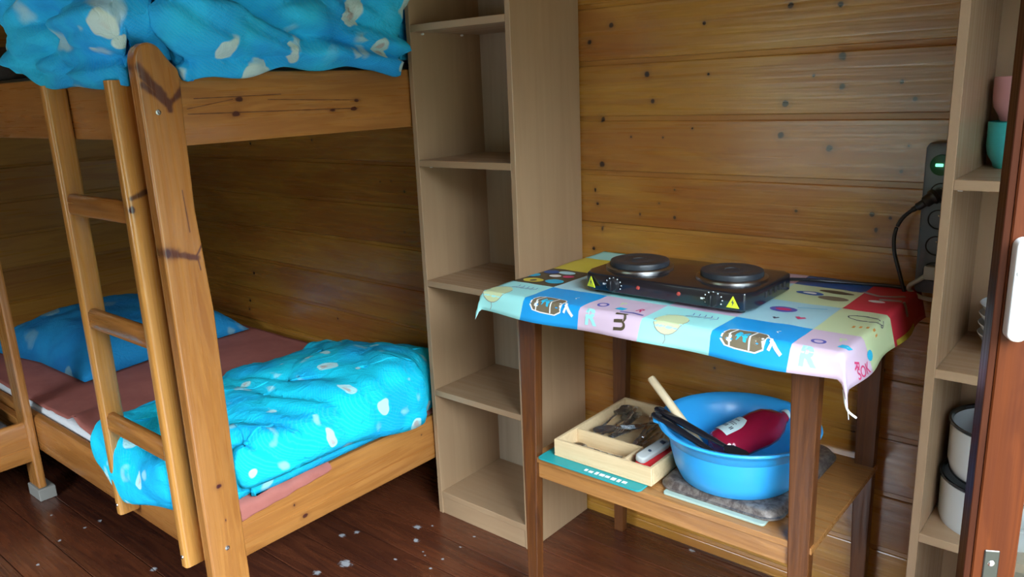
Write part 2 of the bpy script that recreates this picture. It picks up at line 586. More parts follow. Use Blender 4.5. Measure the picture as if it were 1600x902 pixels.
def bedding(name, base, deep, pale, offs, sz=1.0):
    m, nt, b = new_mat(name)
    g = G(nt)
    co = g.vec('ADD', g.coord(), (offs, offs * .7, offs * .3))
    n = g.noise(co, 5, 4, 0.4)
    col = g.mix(g.mr(n, 0.35, 0.68, 0, 1), base, deep)
    # seersucker stripes
    sep = g.n('ShaderNodeSeparateXYZ')
    nt.links.new(co, sep.inputs[0])
    st = g.math('SINE', g.math('MULTIPLY', g.math('ADD', g.math('ADD', sep.outputs[0], g.math('MULTIPLY', sep.outputs[1], 0.5)), g.math('MULTIPLY', sep.outputs[2], 0.9)), 640))
    wob = g.noise(co, 70, 3)
    col = g.mix(g.math('MULTIPLY', g.mr(st, 0.2, 1, 0, 1), 0.035), col, pale)
    # pale cloud / balloon patches
    warp = g.n('ShaderNodeTexNoise')
    warp.inputs['Scale'].default_value = 9
    nt.links.new(co, warp.inputs['Vector'])
    wv = g.vec('ADD', co, g.vec('MULTIPLY', g.vec('SUBTRACT', warp.outputs['Color'], (.5, .5, .5)), (.10, .10, .10)))
    vo = g.voro(g.vec('MULTIPLY', wv, (1.0, 1.25, 1.25)), 7.6 / sz)
    c = g.n('ShaderNodeSeparateColor')
    nt.links.new(vo.outputs['Color'], c.inputs[0])
    gate = g.mr(c.outputs[0], 0.22, 0.24, 0, 1, False)
    spot = g.math('MULTIPLY', g.mr(vo.outputs['Distance'], 0.19, 0.23, 1, 0), gate)
    col = g.mix(g.math('MULTIPLY', spot, 0.85), col, pale)
    pk = g.math('MULTIPLY', g.mr(vo.outputs['Distance'], 0.06, 0.13, 1, 0), g.mr(c.outputs[1], 0.55, 0.57, 0, 1, False))
    pk = g.math('MULTIPLY', pk, spot)
    col = g.mix(g.math('MULTIPLY', pk, 0.7), col, (0.50, 0.33, 0.30))
    vo2 = g.voro(g.vec('MULTIPLY', wv, (1.0, 2.2, 1.6)), 8.0 / sz)
    c2 = g.n('ShaderNodeSeparateColor')
    nt.links.new(vo2.outputs['Color'], c2.inputs[0])
    g2 = g.mr(c2.outputs[0], 0.60, 0.62, 0, 1, False)
    sp2 = g.math('MULTIPLY', g.mr(vo2.outputs['Distance'], 0.16, 0.34, 1, 0), g2)
    col = g.mix(g.math('MULTIPLY', sp2, 0.55), col, pale)
    nt.links.new(col, b.inputs['Base Color'])
    b.inputs['Roughness'].default_value = 0.8
    b.inputs['Specular IOR Level'].default_value = 0.15
    bp = g.n('ShaderNodeBump')
    bp.inputs['Strength'].default_value = 0.34
    bp.inputs['Distance'].default_value = 0.004
    wr = g.noise(g.vec('MULTIPLY', wv, (1.0, 1.0, 1.6)), 13, 5, 1.2, 0.6)
    wr = g.math('ABSOLUTE', g.math('SUBTRACT', wr, 0.5))
    nt.links.new(g.math('ADD', g.math('MULTIPLY', wr, 9.0), g.math('MULTIPLY', wob, 1.2)), bp.inputs['Height'])
    nt.links.new(bp.outputs[0], b.inputs['Normal'])
    return m


M_duvet_lo = bedding('cyan_printed_cotton', (0.006, 0.68, 0.93), (0.006, 0.46, 0.86), (0.55, 0.88, 0.90), 0.0, 1.0)
M_duvet_up = bedding('blue_printed_seersucker', (0.030, 0.60, 0.98), (0.020, 0.41, 0.93), (0.66, 0.80, 0.74), 2.3, 1.45)
M_pillow = bedding('blue_pillow_cotton', (0.018, 0.30, 0.66), (0.012, 0.20, 0.52), (0.22, 0.45, 0.58), 4.1, 1.8)

# ------------------------------------------------------------------ room
RX0, RX1, RY0, RY1, RH = -4.15, 0.26, -3.45, 0.0, 2.4
bm = NB()
nb = 27
for i in range(nb + 1):
    y1 = -0.02 + 0.1333 - i * 0.1333 - 0.0012
    y0 = y1 - 0.1333 + 0.0024
    if y1 < RY0:
        break
    box(bm, (RX0 - 0.1, y0, -0.03), (RX1 + 0.1, y1, 0.0), 0.0012, 1)
box(bm, (RX0 - 0.1, RY0 - .1, -0.06), (RX1 + 0.1, 0.11, -0.025))
struct('floor', bm, M_floor)


def plank_wall(u0, u1, back, z1, to3, holes=()):
    """tongue and groove panelling; to3(u, depth, z); depth>0 goes into the wall"""
    bm = NB()
    prof = []
    z = Z0 - PITCH
    while z < z1:
        for dz, d in ((0.0, 0.0052), (0.0008, 0.0015), (0.003, 0.0), (PITCH - 0.0165, 0.0), (PITCH - 0.0138, 0.0012),
                      (PITCH - 0.0130, 0.0045), (PITCH - 0.001, 0.0052)):
            zz = z + dz
            if 0 <= zz <= z1:
                prof.append((zz, d))
        z += PITCH
    prof = [(0.0, 0.0)] + prof + [(z1, 0.0)]
    spans = [(u0, u1)]
    A = [bm.verts.new(to3(u0, d, zz)) for zz, d in prof]
    B = [bm.verts.new(to3(u1, d, zz)) for zz, d in prof]
    for i in range(len(prof) - 1):
        bm.faces.new((A[i], B[i], B[i + 1], A[i + 1]))
    C = [bm.verts.new(to3(u, back, zz)) for u, zz in ((u0, 0), (u1, 0), (u1, z1), (u0, z1))]
    bm.faces.new(C[::-1])
    bm.faces.new([A[0], C[0], C[1], B[0]])
    bm.faces.new([A[-1], B[-1], C[2], C[3]])
    bm.faces.new(A[::-1] + [C[0], C[3]][::1])
    bm.faces.new(B + [C[2], C[1]])
    return bm


struct('wall_back', plank_wall(RX0 - 0.1, RX1 + 0.1, 0.09, RH, lambda u, d, z: (u, d, z)), M_wall)
struct('wall_left', plank_wall(RY0 - 0.1, RY1 + 0.1, 0.09, RH, lambda u, d, z: (RX0 - d, u, z)), M_wall_y)
# front wall with a window, right wall with the doorway the daylight comes through
WX0, WX1, WZ0, WZ1 = -2.40, -1.10, 0.70, 1.75
bm = NB()
for lo, hi in (((RX0, RY0 - .09, 0), (WX0, RY0, RH)), ((WX1, RY0 - .09, 0), (RX1, RY0, RH)),
               ((WX0, RY0 - .09, 0), (WX1, RY0, WZ0)), ((WX0, RY0 - .09, WZ1), (WX1, RY0, RH))):
    box(bm, lo, hi)
struct('wall_front', bm, M_wall)
DY0, DY1, DZ = -2.02, -0.58, 2.08
bm = NB()
for lo, hi in (((RX1, RY0, 0), (RX1 + .09, DY0, RH)), ((RX1, DY1, 0), (RX1 + .09, 0.09, RH)), ((RX1, DY0, DZ), (RX1 + .09, DY1, RH))):
    box(bm, lo, hi)
struct('wall_right', bm, M_wall_y)
bm = NB()
box(bm, (RX0 - .1, RY0 - .1, RH), (RX1 + .1, 0.1, RH + .06))
struct('ceiling', bm, M_ceil)
bm = NB()
for lo, hi in (((WX0 - .06, RY0 - .02, WZ0 - .06), (WX1 + .06, RY0 + .02, WZ0)), ((WX0 - .06, RY0 - .02, WZ1), (WX1 + .06, RY0 + .02, WZ1 + .06)),
               ((WX0 - .06, RY0 - .02, WZ0), (WX0, RY0 + .02, WZ1)), ((WX1, RY0 - .02, WZ0), (WX1 + .06, RY0 + .02, WZ1)),
               (((WX0 + WX1) / 2 - .025, RY0 - .02, WZ0), ((WX0 + WX1) / 2 + .025, RY0 + .01, WZ1))):
    box(bm, lo, hi, 0.004)
struct('window_1', bm, M_door)
bm = NB()
box(bm, (-14, -16, -0.14), (14, 10, -0.10))
struct('ground', bm, M_ground)
bm = NB()
box(bm, (-6.5, -10.0, -0.10), (2.0, RY0 - 0.12, -0.04), 0.01, 1)
struct('added_sheen_slab', bm, M_sheen_slab)  # unseen pale slab added outside the window to reflect sheen onto the wall


# ------------------------------------------------------------------ bookcases
def bookcase(x0, label, back=None):
    """front-left floor corner x0; 0.40 wide, 0.316 deep"""
    W, D, T = 0.40, 0.312, 0.018
    t = thing('bookcase', label, 'bookcase', (x0 + W / 2, -0.16, 0), group='beech bookcases')
    yb, yf = -0.004, -0.316
    for a, b in ((x0, x0 + T), (x0 + W - T, x0 + W)):
        bm = box(NB(), (a, yf, 0), (b, yb, 1.992), 0.0012, 1)
        part('side_panel', bm, M_beech, t)
    for ztop in (0.083, 0.452, 0.822, 1.200, 1.592):
        bm = box(NB(), (x0 + T, yf + 0.0005, ztop - 0.020), (x0 + W - T, -0.014, ztop), 0.0012, 1)
        part('shelf', bm, M_beech_x, t)
        pins = NB()
    part('top_panel', box(NB(), (x0 + T, yf, 1.972), (x0 + W - T, yb, 1.992), 0.0012, 1), M_beech_x, t)
    part('plinth', box(NB(), (x0 + T, yf + 0.004, 0), (x0 + W - T, yf + 0.020, 0.063), 0.001, 1), M_beech_x, t)
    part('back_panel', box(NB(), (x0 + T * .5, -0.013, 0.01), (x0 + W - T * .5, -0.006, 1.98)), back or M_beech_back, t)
    for ztop in (0.452, 1.200, 1.592):
        for yy in (-0.27, -0.10):
            bm = NB()
            lathe(bm, [(0, 0), (0.003, 0), (0.003, 0.008), (0, 0.008)], (x0 + T, yy, ztop - 0.0245), 10, axis=(1, 0, 0))
            part('shelf_pin', bm, M_pvc, t, True)
    return t


bookcase(-1.79, 'tall narrow empty beech bookcase standing between the bunk bed and the table')
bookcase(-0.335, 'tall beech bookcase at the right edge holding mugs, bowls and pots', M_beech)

# ------------------------------------------------------------------ bunk bed
bunk = thing('bunk_bed', 'honey pine bunk bed with ladder standing in the wall corner', 'bunk bed', (-2.95, -0.6, 0))
# near right post with its curved head
PY0, PY1, PX0, PX1 = -1.137, -1.037, -1.818, -1.780
head = catmull([(PY0, 1.44, 0), (PY0, 1.495, 0), (PY0 + .012, 1.522, 0), (PY0 + .034, 1.532, 0), (PY0 + .056, 1.524, 0), (PY0 + .072, 1.503, 0),
                (PY0 + .085, 1.487, 0), (PY1 - .003, 1.474, 0), (PY1, 1.455, 0)], 5)
outl = [(PY1 - .004, 0.0), (PY1 + .001, 0.12), (PY1, 0.30), (PY1 + .004, 0.9), (PY1 - .008, 1.15), (PY1 - .004, 1.35)]
outl = outl + [(p.x, p.y) for p in head[::-1]] + [(PY0, 0.0)]
bmp = prism(NB(), outl, 0, PX0, PX1, 0.006, 3)
# the knots of the post are in the thing's coordinates shifted to the post: give the post its own origin
bmesh.ops.translate(bmp, verts=bmp.verts, vec=(-PX1, -PY0, 0))
post = mesh_obj('post', bmp, M_post, True)
post.parent = bunk
post.location = Vector((PX1, PY0, 0)) - WL['bunk_bed']
for (y, z) in ((-1.089, 0.263), (-1.101, 1.38)):
    bm = NB()
    lathe(bm, [(0, 0), (0.0068, 0), (0.0062, 0.0022), (0.003, 0.0026), (0.0025, 0.0012), (0, 0.0012)], (PX1 - PX1, y - PY0, z), 20, axis=(1, 0, 0))
    sc = mesh_obj('bolt', bm, M_screw, True)
    sc.parent = post
for (x, y) in ((-1.80, -0.055), (-4.12, -1.085), (-4.12, -0.055)):
    part('post', box(NB(), (x - .02, y - .03, 0), (x + .02, y + .03, 1.50), 0.006, 2), M_bed_z, bunk)


def rail_profile(u, z0, z1, th, sgn):
    """moulded board section: list of (depth, z) with outer face at u, inner at u - sgn*th"""
    h = z1 - z0
    o, i = u, u - sgn * th
    e = sgn * 0.0035
    return [(i, z0), (o - sgn * .004, z0), (o, z0 + .006), (o, z0 + h * .34), (o - e, z0 + h * .355), (o - e, z0 + h * .385), (o, z0 + h * .40),
            (o, z0 + h * .60), (o - e * .8, z0 + h * .62), (o - e * .8, z1 - .022), (o - e * 2.2, z1 - .006), (o - e * 3.6, z1), (i + e, z1), (i, z1 - .004)]


def flat_profile(u, z0, z1, th, sgn):
    o, i = u, u - sgn * th
    return [(i, z0), (o - sgn * .003, z0), (o, z0 + .004), (o, z1 - .014), (o - sgn * .005, z1 - .003), (o - sgn * .012, z1), (i + sgn * .003, z1), (i, z1 - .004)]


# end rails (run along y), front and back rails (run along x)
part('end_rail', prism(NB(), rail_profile(-1.80, 0.196, 0.345, 0.028, 1), 1, -1.040, -0.05), M_bed_end, bunk, True)
part('end_rail', prism(NB(), flat_profile(-1.80, 1.300, 1.470, 0.028, 1), 1, -1.040, -0.05), M_bed_end, bunk, True)
part('end_rail', box(NB(), (-4.13, -1.06, 0.196), (-4.105, -0.08, 0.335), 0.004), M_bed_y, bunk)
part('end_rail', box(NB(), (-4.13, -1.06, 1.300), (-4.105, -0.08, 1.470), 0.004), M_bed_y, bunk)
part('front_rail', prism(NB(), flat_profile(-1.10, 0.190, 0.325, 0.028, -1), 0, -4.10, -1.818), M_bed_x, bunk, True)
part('front_rail', prism(NB(), flat_profile(-1.10, 1.316, 1.478, 0.028, -1), 0, -4.10, -1.818), M_bed_x, bunk, True)
part('back_rail', box(NB(), (-4.10, -0.055, 0.196), (-1.83, -0.03, 0.335), 0.004), M_bed_x, bunk)
part('back_rail', box(NB(), (-4.10, -0.055, 1.316), (-1.83, -0.03, 1.478), 0.004), M_bed_x, bunk)
part('slat_base', box(NB(), (-4.10, -1.07, 0.215), (-1.83, -0.055, 0.232)), M_bed_x, bunk)
part('slat_base', box(NB(), (-4.10, -1.07, 1.325), (-1.83, -0.055, 1.345)), M_bed_x, bunk)
# ladder: lifts off, but it is screwed to the bed -> parts of the bed
for xs, zb in ((-1.89, 0.200), (-2.265, 0.228)):
    o = rrect(xs - .016, -1.160, xs + .016, -1.101, 0.010, 4)
    st = part('ladder_stile', prism(NB(), o, 2, zb, 1.455, 0), M_lad_near if xs > -2 else M_lad_z, bunk, True)
    bm = lathe(NB(), [(0, 0), (0.0055, 0), (0.005, 0.002), (0, 0.002)], (xs, -1.160, zb + .03), 16, axis=(0, -1, 0))
    part('screw', bm, M_screw, st, True)
for z in (1.147, 0.829, 0.519):
    o = [(-1.135 - .014, z - .026), (-1.135 + .008, z - .028), (-1.135 + .014, z - .018), (-1.135 + .014, z + .020), (-1.135 + .006, z + .028), (-1.135 - .008, z + .028), (-1.135 - .016, z + .018), (-1.135 - .017, z - .016)]
    part('ladder_rung', prism(NB(), o, 0, -2.262, -1.893, 0.002, 1), M_bed_x, bunk, True)

# ------------------------------------------------------------------ left bed (only its far corner is in view)
lb = thing('bed', 'second pine bed in the left foreground with a grey block under its leg', 'bed', (-3.6, -2.0, 0))
pbm = NB()
taper(pbm, (-3.132, -1.131, -3.042, -1.1025), 0.046, (-3.132, -1.131, -3.042, -1.1025), 1.62, 0.007)
lp = part('post', pbm, M_bed_z, lb)
part('foot_block', box(NB(), (-3.140, -1.136, 0), (-3.034, -1.078, 0.0455), 0.002, 1), M_felt, lb, label='grey block under the leg')
part('side_rail', prism(NB(), rail_profile(-3.052, 0.155, 0.305, 0.028, 1), 1, -3.30, -1.1305), M_bed_y, lb, True)
part('end_rail', box(NB(), (-4.12, -1.131, 0.155), (-3.13, -1.105, 0.305), 0.004), M_bed_x, lb)
part('end_rail', box(NB(), (-4.12, -3.32, 0.155), (-3.05, -3.294, 0.305), 0.004), M_bed_x, lb)
for (x, y) in ((-4.105, -1.150), (-4.105, -3.31), (-3.08, -3.31)):
    part('post', box(NB(), (x - .03, y - .018, 0), (x + .03, y + .018, 1.0), 0.006), M_bed_z, lb)
part('slat_base', box(NB(), (-4.12, -3.29, 0.17), (-3.08, -1.132, 0.186)), M_bed_y, lb)
single('mattress', box(NB(), (-4.10, -3.27, 0.187), (-3.10, -1.16, 0.300), 0.03, 4), M_greycloth, 'grey mattress on the left foreground bed', 'mattress', smooth=True)


# ------------------------------------------------------------------ soft goods
def fold_noise(p, s, seed):
    sh = s[3] if len(s) > 3 else 0.0
    q = Vector((p.x * s[0] + seed, p.y * s[1] + seed * .37, (p.z + sh * (p.y + 0.6 * p.x)) * s[2] - seed * .61))
    w = noise.noise_vector(q * 0.6) * 0.9
    a = noise.noise(q + w)
    b = noise.noise(q * 2.1 + w * 1.7 + Vector((5.2, 1.3, 9.1)))
    # billows parted by sharp creases
    r1 = min(1.0, abs(a) * 2.4) ** 0.75
    r2 = min(1.0, abs(b) * 2.4) ** 0.8
    return r1 * 0.72 + r2 * 0.28 - 0.35


def quilt(outline, zb, zt, hem, over, amp, fs, seed, nper=7, rings_in=14, side_amp=1.0):
    """closed soft body. outline: list of (x,y); hem(x,y) lower edge height, over(x,y) 0..1 overhang;
    zb(x,y), zt(x,y) under and upper heights"""
    O = [Vector((p.x, p.y)) for p in catmull([(a, b, 0) for a, b in outline], nper, True)]
    n = len(O)
    area = sum(O[i].x * O[(i + 1) % n].y - O[(i + 1) % n].x * O[i].y for i in range(n))
    if area < 0:
        O = O[::-1]
    N = []
    for i in range(n):
        d = (O[(i + 1) % n] - O[(i - 1) % n]).normalized()
        N.append(Vector((-d.y, d.x)))        # inward for CCW
    for _ in range(6):
        N = [(N[i - 1] + N[i] * 2 + N[(i + 1) % n]).normalized() for i in range(n)]
    cx = sum(p.x for p in O) / n
    cy = sum(p.y for p in O) / n
    DIN = 0.13
    bm = bmesh.new()
    rings = []

    def ring(fn):
        rings.append([bm.verts.new(fn(i)) for i in range(n)])

    def at(i, d):
        return O[i] + N[i] * d
    C = Vector((cx, cy))
    key = [(0.002, 0.08), (0.0, 0.12), (-0.004, 0.22), (-0.006, 0.33), (-0.006, 0.44), (-0.004, 0.54), (0.0, 0.64), (0.006, 0.74), (0.015, 0.82), (0.027, 0.89), (0.042, 0.94), (0.062, 0.97), (0.09, 0.99), (DIN, 1.0)]
    side_prof = [(p.x, p.y) for p in catmull([(a, b, 0) for a, b in key], 3)][3:]
    for k in range(1, rings_in):
        s = k / rings_in
        def f(i, s=s):
            p = C.lerp(at(i, DIN), s)
            return (p.x, p.y, zb(p.x, p.y))
        ring(f)
    for d, fr in ((DIN, 1.0), (0.07, 1.0), (0.048, 1.0), (0.040, 0.6), (0.036, 0.2), (0.028, 0.02), (0.014, 0.0), (0.004, 0.06)):
        def f(i, d=d, fr=fr):
            p = at(i, d)
            b = zb(p.x, p.y)
            o = over(O[i].x, O[i].y)
            h = hem(O[i].x, O[i].y) * o + b * (1 - o)
            return (p.x, p.y, h + (b - h) * fr + (0.01 * fr if d == 0.004 else 0))
        ring(f)
    for d, fr in side_prof:
        def f(i, d=d, fr=fr):
            p = at(i, d)
            q = at(i, 0.06)
            b = zb(p.x, p.y)
            o = over(O[i].x, O[i].y)
            h = hem(O[i].x, O[i].y) * o + b * (1 - o)
            top = zt(q.x, q.y) if d < 0.06 else zt(p.x, p.y)
            return (p.x, p.y, h + (top - h) * fr)
        ring(f)
    nfix = rings_in - 1 + 8
    for k in range(rings_in - 1, 0, -1):
        s = k / rings_in
        def f(i, s=s):
            p = C.lerp(at(i, DIN), s)
            return (p.x, p.y, zt(p.x, p.y))
        ring(f)
    cb = bm.verts.new((cx, cy, zb(cx, cy)))
    ct = bm.verts.new((cx, cy, zt(cx, cy)))
    for i in range(n):
        j = (i + 1) % n
        bm.faces.new((cb, rings[0][j], rings[0][i]))
        bm.faces.new((ct, rings[-1][i], rings[-1][j]))
        for a, b in zip(rings, rings[1:]):
            bm.faces.new((a[i], a[j], b[j], b[i]))
    fixed = set()
    for r in rings[:nfix]:
        fixed.update(r)
    fixed.add(cb)
    ed = [e for e in bm.edges if not (e.verts[0] in fixed and e.verts[1] in fixed)]
    bm.normal_update()
    bmesh.ops.recalc_face_normals(bm, faces=bm.faces)
    bm.normal_update()
    disp = {}
    for v in bm.verts:
        if v in fixed:
            continue
        up = max(0.0, v.normal.z)
        disp[v] = v.normal * fold_noise(v.co, fs, seed) * amp * (up + (1 - up) * side_amp)
    for v, d in disp.items():
        v.co += d
    return bm


# lower bunk: mattress, sheet, duvet, pillow
single('mattress', box(NB(), (-4.095, -1.066, 0.233), (-1.835, -0.060, 0.345), 0.025, 4), M_mattress, 'white mattress under the pink sheet on the lower bunk', 'mattress', smooth=True)
# sheet: thin cloth over the mattress with rumpled front left edge and a flap over the end rail
bm = NB()
nx, ny = 110, 60
def sheet_pt(i, j, lift):
    x = -4.09 + (2.262) * i / nx
    y = -1.068 + 1.004 * j / ny
    z = 0.3495
    z += 0.006 * max(0, fold_noise(Vector((x, y, 0)), (2.2, 5, 1), 3.0))
    front = 1 - sm(-1.066, -0.90, y)
    # diagonal pulled-up folds near the front left corner
    r = sm(-3.05, -2.75, x) * (1 - sm(-2.55, -2.40, x))
    f = max(0, math.sin((x * 0.85 + y * 0.55) * 38)) ** 2
    z += front * r * (0.010 + 0.022 * f)
    # droop over the rounded front edge and towards the end rail
    z -= 0.022 * (1 - sm(-1.068, -1.04, y)) * sm(-2.8, -2.5, x)
    z -= 0.012 * sm(-1.86, -1.83, x)
    return Vector((x, y, z + lift))
T = [[bm.verts.new(sheet_pt(i, j, 0.0015)) for j in range(ny + 1)] for i in range(nx + 1)]
Bt = [[bm.verts.new(sheet_pt(i, j, -0.0012)) for j in range(ny + 1)] for i in range(nx + 1)]
for i in range(nx):
    for j in range(ny):
        bm.faces.new((T[i][j], T[i + 1][j], T[i + 1][j + 1], T[i][j + 1]))
        bm.faces.new((Bt[i][j + 1], Bt[i + 1][j + 1], Bt[i + 1][j], Bt[i][j]))
for i in range(nx):
    bm.faces.new((T[i][0], Bt[i][0], Bt[i + 1][0], T[i + 1][0]))
    bm.faces.new((T[i + 1][ny], Bt[i + 1][ny], Bt[i][ny], T[i][ny]))
for j in range(ny):
    bm.faces.new((T[0][j + 1], Bt[0][j + 1], Bt[0][j], T[0][j]))
    bm.faces.new((T[nx][j], Bt[nx][j], Bt[nx][j + 1], T[nx][j + 1]))
sheet = single('bed_sheet', bm, M_sheet, 'dusty pink fitted sheet on the lower bunk mattress', 'bed sheet', smooth='all')
# the pink corner that hangs over the end rail beside the post
bm = NB()
def flap(i, j, off):
    t = i / 26
    y = -1.032 + 0.30 * t
    drop = 0.026 * (1 - t) ** 0.8 + 0.004
    s = j / 12
    if s < 0.4:
        x = -1.90 + 0.075 * (s / 0.4)
        z = 0.358
    elif s < 0.65:
        a = (s - 0.4) / 0.25 * PI / 2
        x = -1.825 + 0.032 * math.sin(a)
        z = 0.338 + 0.020 * math.cos(a)
    else:
        x = -1.793 + 0.002 * math.sin(y * 90)
        z = 0.338 - drop * (s - 0.65) / 0.35
    z += 0.003 * math.sin(y * 55 + s * 4) * (1 if s < .65 else .3)
    return Vector((x + off, y, z + off))
A = [[bm.verts.new(flap(i, j, 0.001)) for j in range(13)] for i in range(27)]
B = [[bm.verts.new(flap(i, j, -0.0005)) for j in range(13)] for i in range(27)]
for i in range(26):
    for j in range(12):
        bm.faces.new((A[i][j], A[i + 1][j], A[i + 1][j + 1], A[i][j + 1]))
        bm.faces.new((B[i][j + 1], B[i + 1][j + 1], B[i + 1][j], B[i][j]))
for i in range(26):
    bm.faces.new((A[i][12], A[i + 1][12], B[i + 1][12], B[i][12]))
part('sheet_corner', bm, M_sheet, sheet, 'all')


def lo_hem(x, y):
    if y < -1.03 and x < -1.84:
        t = sm(-2.30, -1.93, x)
        return 0.258 + 0.085 * t + 0.088 * (1 - sm(-2.42, -2.22, x))
    return 0.405 - 0.05 * sm(-0.70, -0.40, y)


def lo_over(x, y):
    if x > -1.795 and -1.03 < y < -0.33:
        return 1.0
    if y < -1.115 and x < -1.90:
        return 1.0
    return sm(-1.815, -1.80, x) * (1.0 if -1.03 < y < -0.33 else 0.0)


def lo_zt(x, y):
    z = 0.505 + 0.02 * sm(-2.4, -1.9, x)
    z += 0.045 * math.exp(-(((y + 0.42) / 0.22) ** 2)) * sm(-2.45, -2.0, x)
    z -= 0.05 * sm(-0.30, -0.08, y)
    z -= 0.035 * (1 - sm(-2.50, -2.28, x))
    z -= 0.10 * math.exp(-(((x + 2.12) / 0.13) ** 2 + ((y + 1.06) / 0.10) ** 2))
    return z


lo_out = [(-2.415, -1.135), (-2.30, -1.150), (-2.15, -1.155), (-2.02, -1.155), (-1.935, -1.146), (-1.905, -1.115), (-1.868, -1.06), (-1.82, -1.028),
          (-1.768, -1.015), (-1.757, -0.93), (-1.757, -0.80), (-1.757, -0.66), (-1.757, -0.50), (-1.765, -0.375), (-1.812, -0.335), (-1.838, -0.25),
          (-1.842, -0.14), (-1.87, -0.075), (-2.05, -0.068), (-2.25, -0.072), (-2.45, -0.085), (-2.515, -0.16), (-2.50, -0.35), (-2.47, -0.55),
          (-2.44, -0.75), (-2.42, -0.93), (-2.43, -1.06)]
bm = quilt(lo_out, lambda x, y: 0.357, lo_zt, lo_hem, lo_over, 0.030, (3.0, 5.5, 7.0, 0.2), 1.7, nper=9, rings_in=16, side_amp=0.45)
single('duvet', bm, M_duvet_lo, 'bright cyan duvet with pale spots folded on the lower bunk', 'duvet', smooth='all')


def pillow(name, c, rx, ry, h, rot, mat, label, n=44, seed=0):
    bm = NB()
    def pt(i, j, sg):
        u = -1 + 2 * i / n
        v = -1 + 2 * j / n
        e = (1 - abs(u) ** 3.2) * (1 - abs(v) ** 3.2)
        pin = 1 - 0.09 * (1 - abs(v)) * abs(u) ** 2
        pin2 = 1 - 0.09 * (1 - abs(u)) * abs(v) ** 2
        z = sg * h * (max(e, 0) ** 0.55)
        p = Vector((u * rx * pin, v * ry * pin2, z))
        if sg > 0:
            p.z += (fold_noise(p, (6, 6, 6), seed) - .3) * 0.018 * min(1, e * 3)
        else:
            p.z = max(p.z * 0.15, -0.012)
        return p
    g1 = [[None] * (n + 1) for _ in range(n + 1)]
    g2 = [[None] * (n + 1) for _ in range(n + 1)]
    for i in range(n + 1):
        for j in range(n + 1):
            g1[i][j] = bm.verts.new(pt(i, j, 1))
            edge = i in (0, n) or j in (0, n)
            g2[i][j] = g1[i][j] if edge else bm.verts.new(pt(i, j, -1))
    for i in range(n):
        for j in range(n):
            bm.faces.new((g1[i][j], g1[i + 1][j], g1[i + 1][j + 1], g1[i][j + 1]))
            bm.faces.new((g2[i][j + 1], g2[i + 1][j + 1], g2[i + 1][j], g2[i][j]))
    bmesh.ops.rotate(bm, verts=bm.verts, cent=(0, 0, 0), matrix=Matrix.Rotation(rot, 3, 'Z'))
    bmesh.ops.translate(bm, verts=bm.verts, vec=c)
    return single(name, bm, mat, label, 'pillow', smooth='all')


pillow('pillow', (-3.585, -0.54, 0.366), 0.42, 0.385, 0.165, 0.10, M_pillow, 'blue pillow at the head of the lower bunk behind the ladder', seed=2.2)
pillow('pillow', (-3.42, -1.46, 0.315), 0.27, 0.26, 0.11, 0.1, M_duvet_lo, 'blue pillow on the left foreground bed at the photo edge', seed=5.2)
single('blanket', tube(NB(), [(-3.50, -1.88, .350), (-3.2, -1.80, .350), (-3.115, -1.35, .348)], 0.042, 16), M_sheet, 'rolled pink blanket on the left foreground bed', 'blanket', smooth='all')

# upper bunk
single('mattress', box(NB(), (-4.095, -1.066, 1.346), (-1.835, -0.060, 1.490), 0.03, 4), M_greycloth, 'dark grey mattress on the upper bunk', 'mattress', smooth=True)
pillow('pillow', (-3.40, -0.72, 1.497), 0.42, 0.30, 0.13, 0.05, M_greycloth, 'dark grey pillow on the upper bunk beyond the blue duvet', seed=8.0)


def up_hem(x, y):
    if y < -1.10:
        return 1.442 + 0.085 * (1 - sm(-2.54, -2.18, x)) + 0.006 * math.sin(x * 17)
    return 1.449 + 0.022 * sm(-0.95, -0.75, y) - 0.03 * sm(-0.47, -0.36, y) + 0.006 * math.sin(y * 31)


def up_over(x, y):
    if x > -1.797 and -1.04 < y < -0.33:
        return 1.0
    if y < -1.12:
        return 1.0
    return 0.0


def up_zt(x, y):
    z = 1.70 + 0.05 * sm(-2.5, -2.1, x)
    z -= 0.10 * (1 - sm(-2.72, -2.35, x))
    z += 0.05 * math.sin(x * 5 + 1) * math.sin(y * 6)
    return z


up_out = [(-2.60, -1.08), (-2.50, -1.140), (-2.35, -1.158), (-2.15, -1.155), (-2.00, -1.152), (-1.90, -1.148), (-1.858, -1.120), (-1.842, -1.060), (-1.815, -1.030),
          (-1.770, -1.026), (-1.757, -0.96), (-1.757, -0.88), (-1.757, -0.75), (-1.757, -0.60), (-1.757, -0.45), (-1.768, -0.365), (-1.812, -0.335), (-1.838, -0.25), (-1.85, -0.12),
          (-1.95, -0.075), (-2.25, -0.08), (-2.55, -0.12), (-2.70, -0.25), (-2.76, -0.5), (-2.76, -0.75), (-2.69, -0.97)]
bm = quilt(up_out, lambda x, y: 1.497, up_zt, up_hem, up_over, 0.115, (2.3, 2.6, 11.0, 0.18), 6.4, nper=12, rings_in=18, side_amp=0.75)
single('duvet', bm, M_duvet_up, 'crumpled blue printed duvet heaped on the upper bunk', 'duvet', smooth='all')

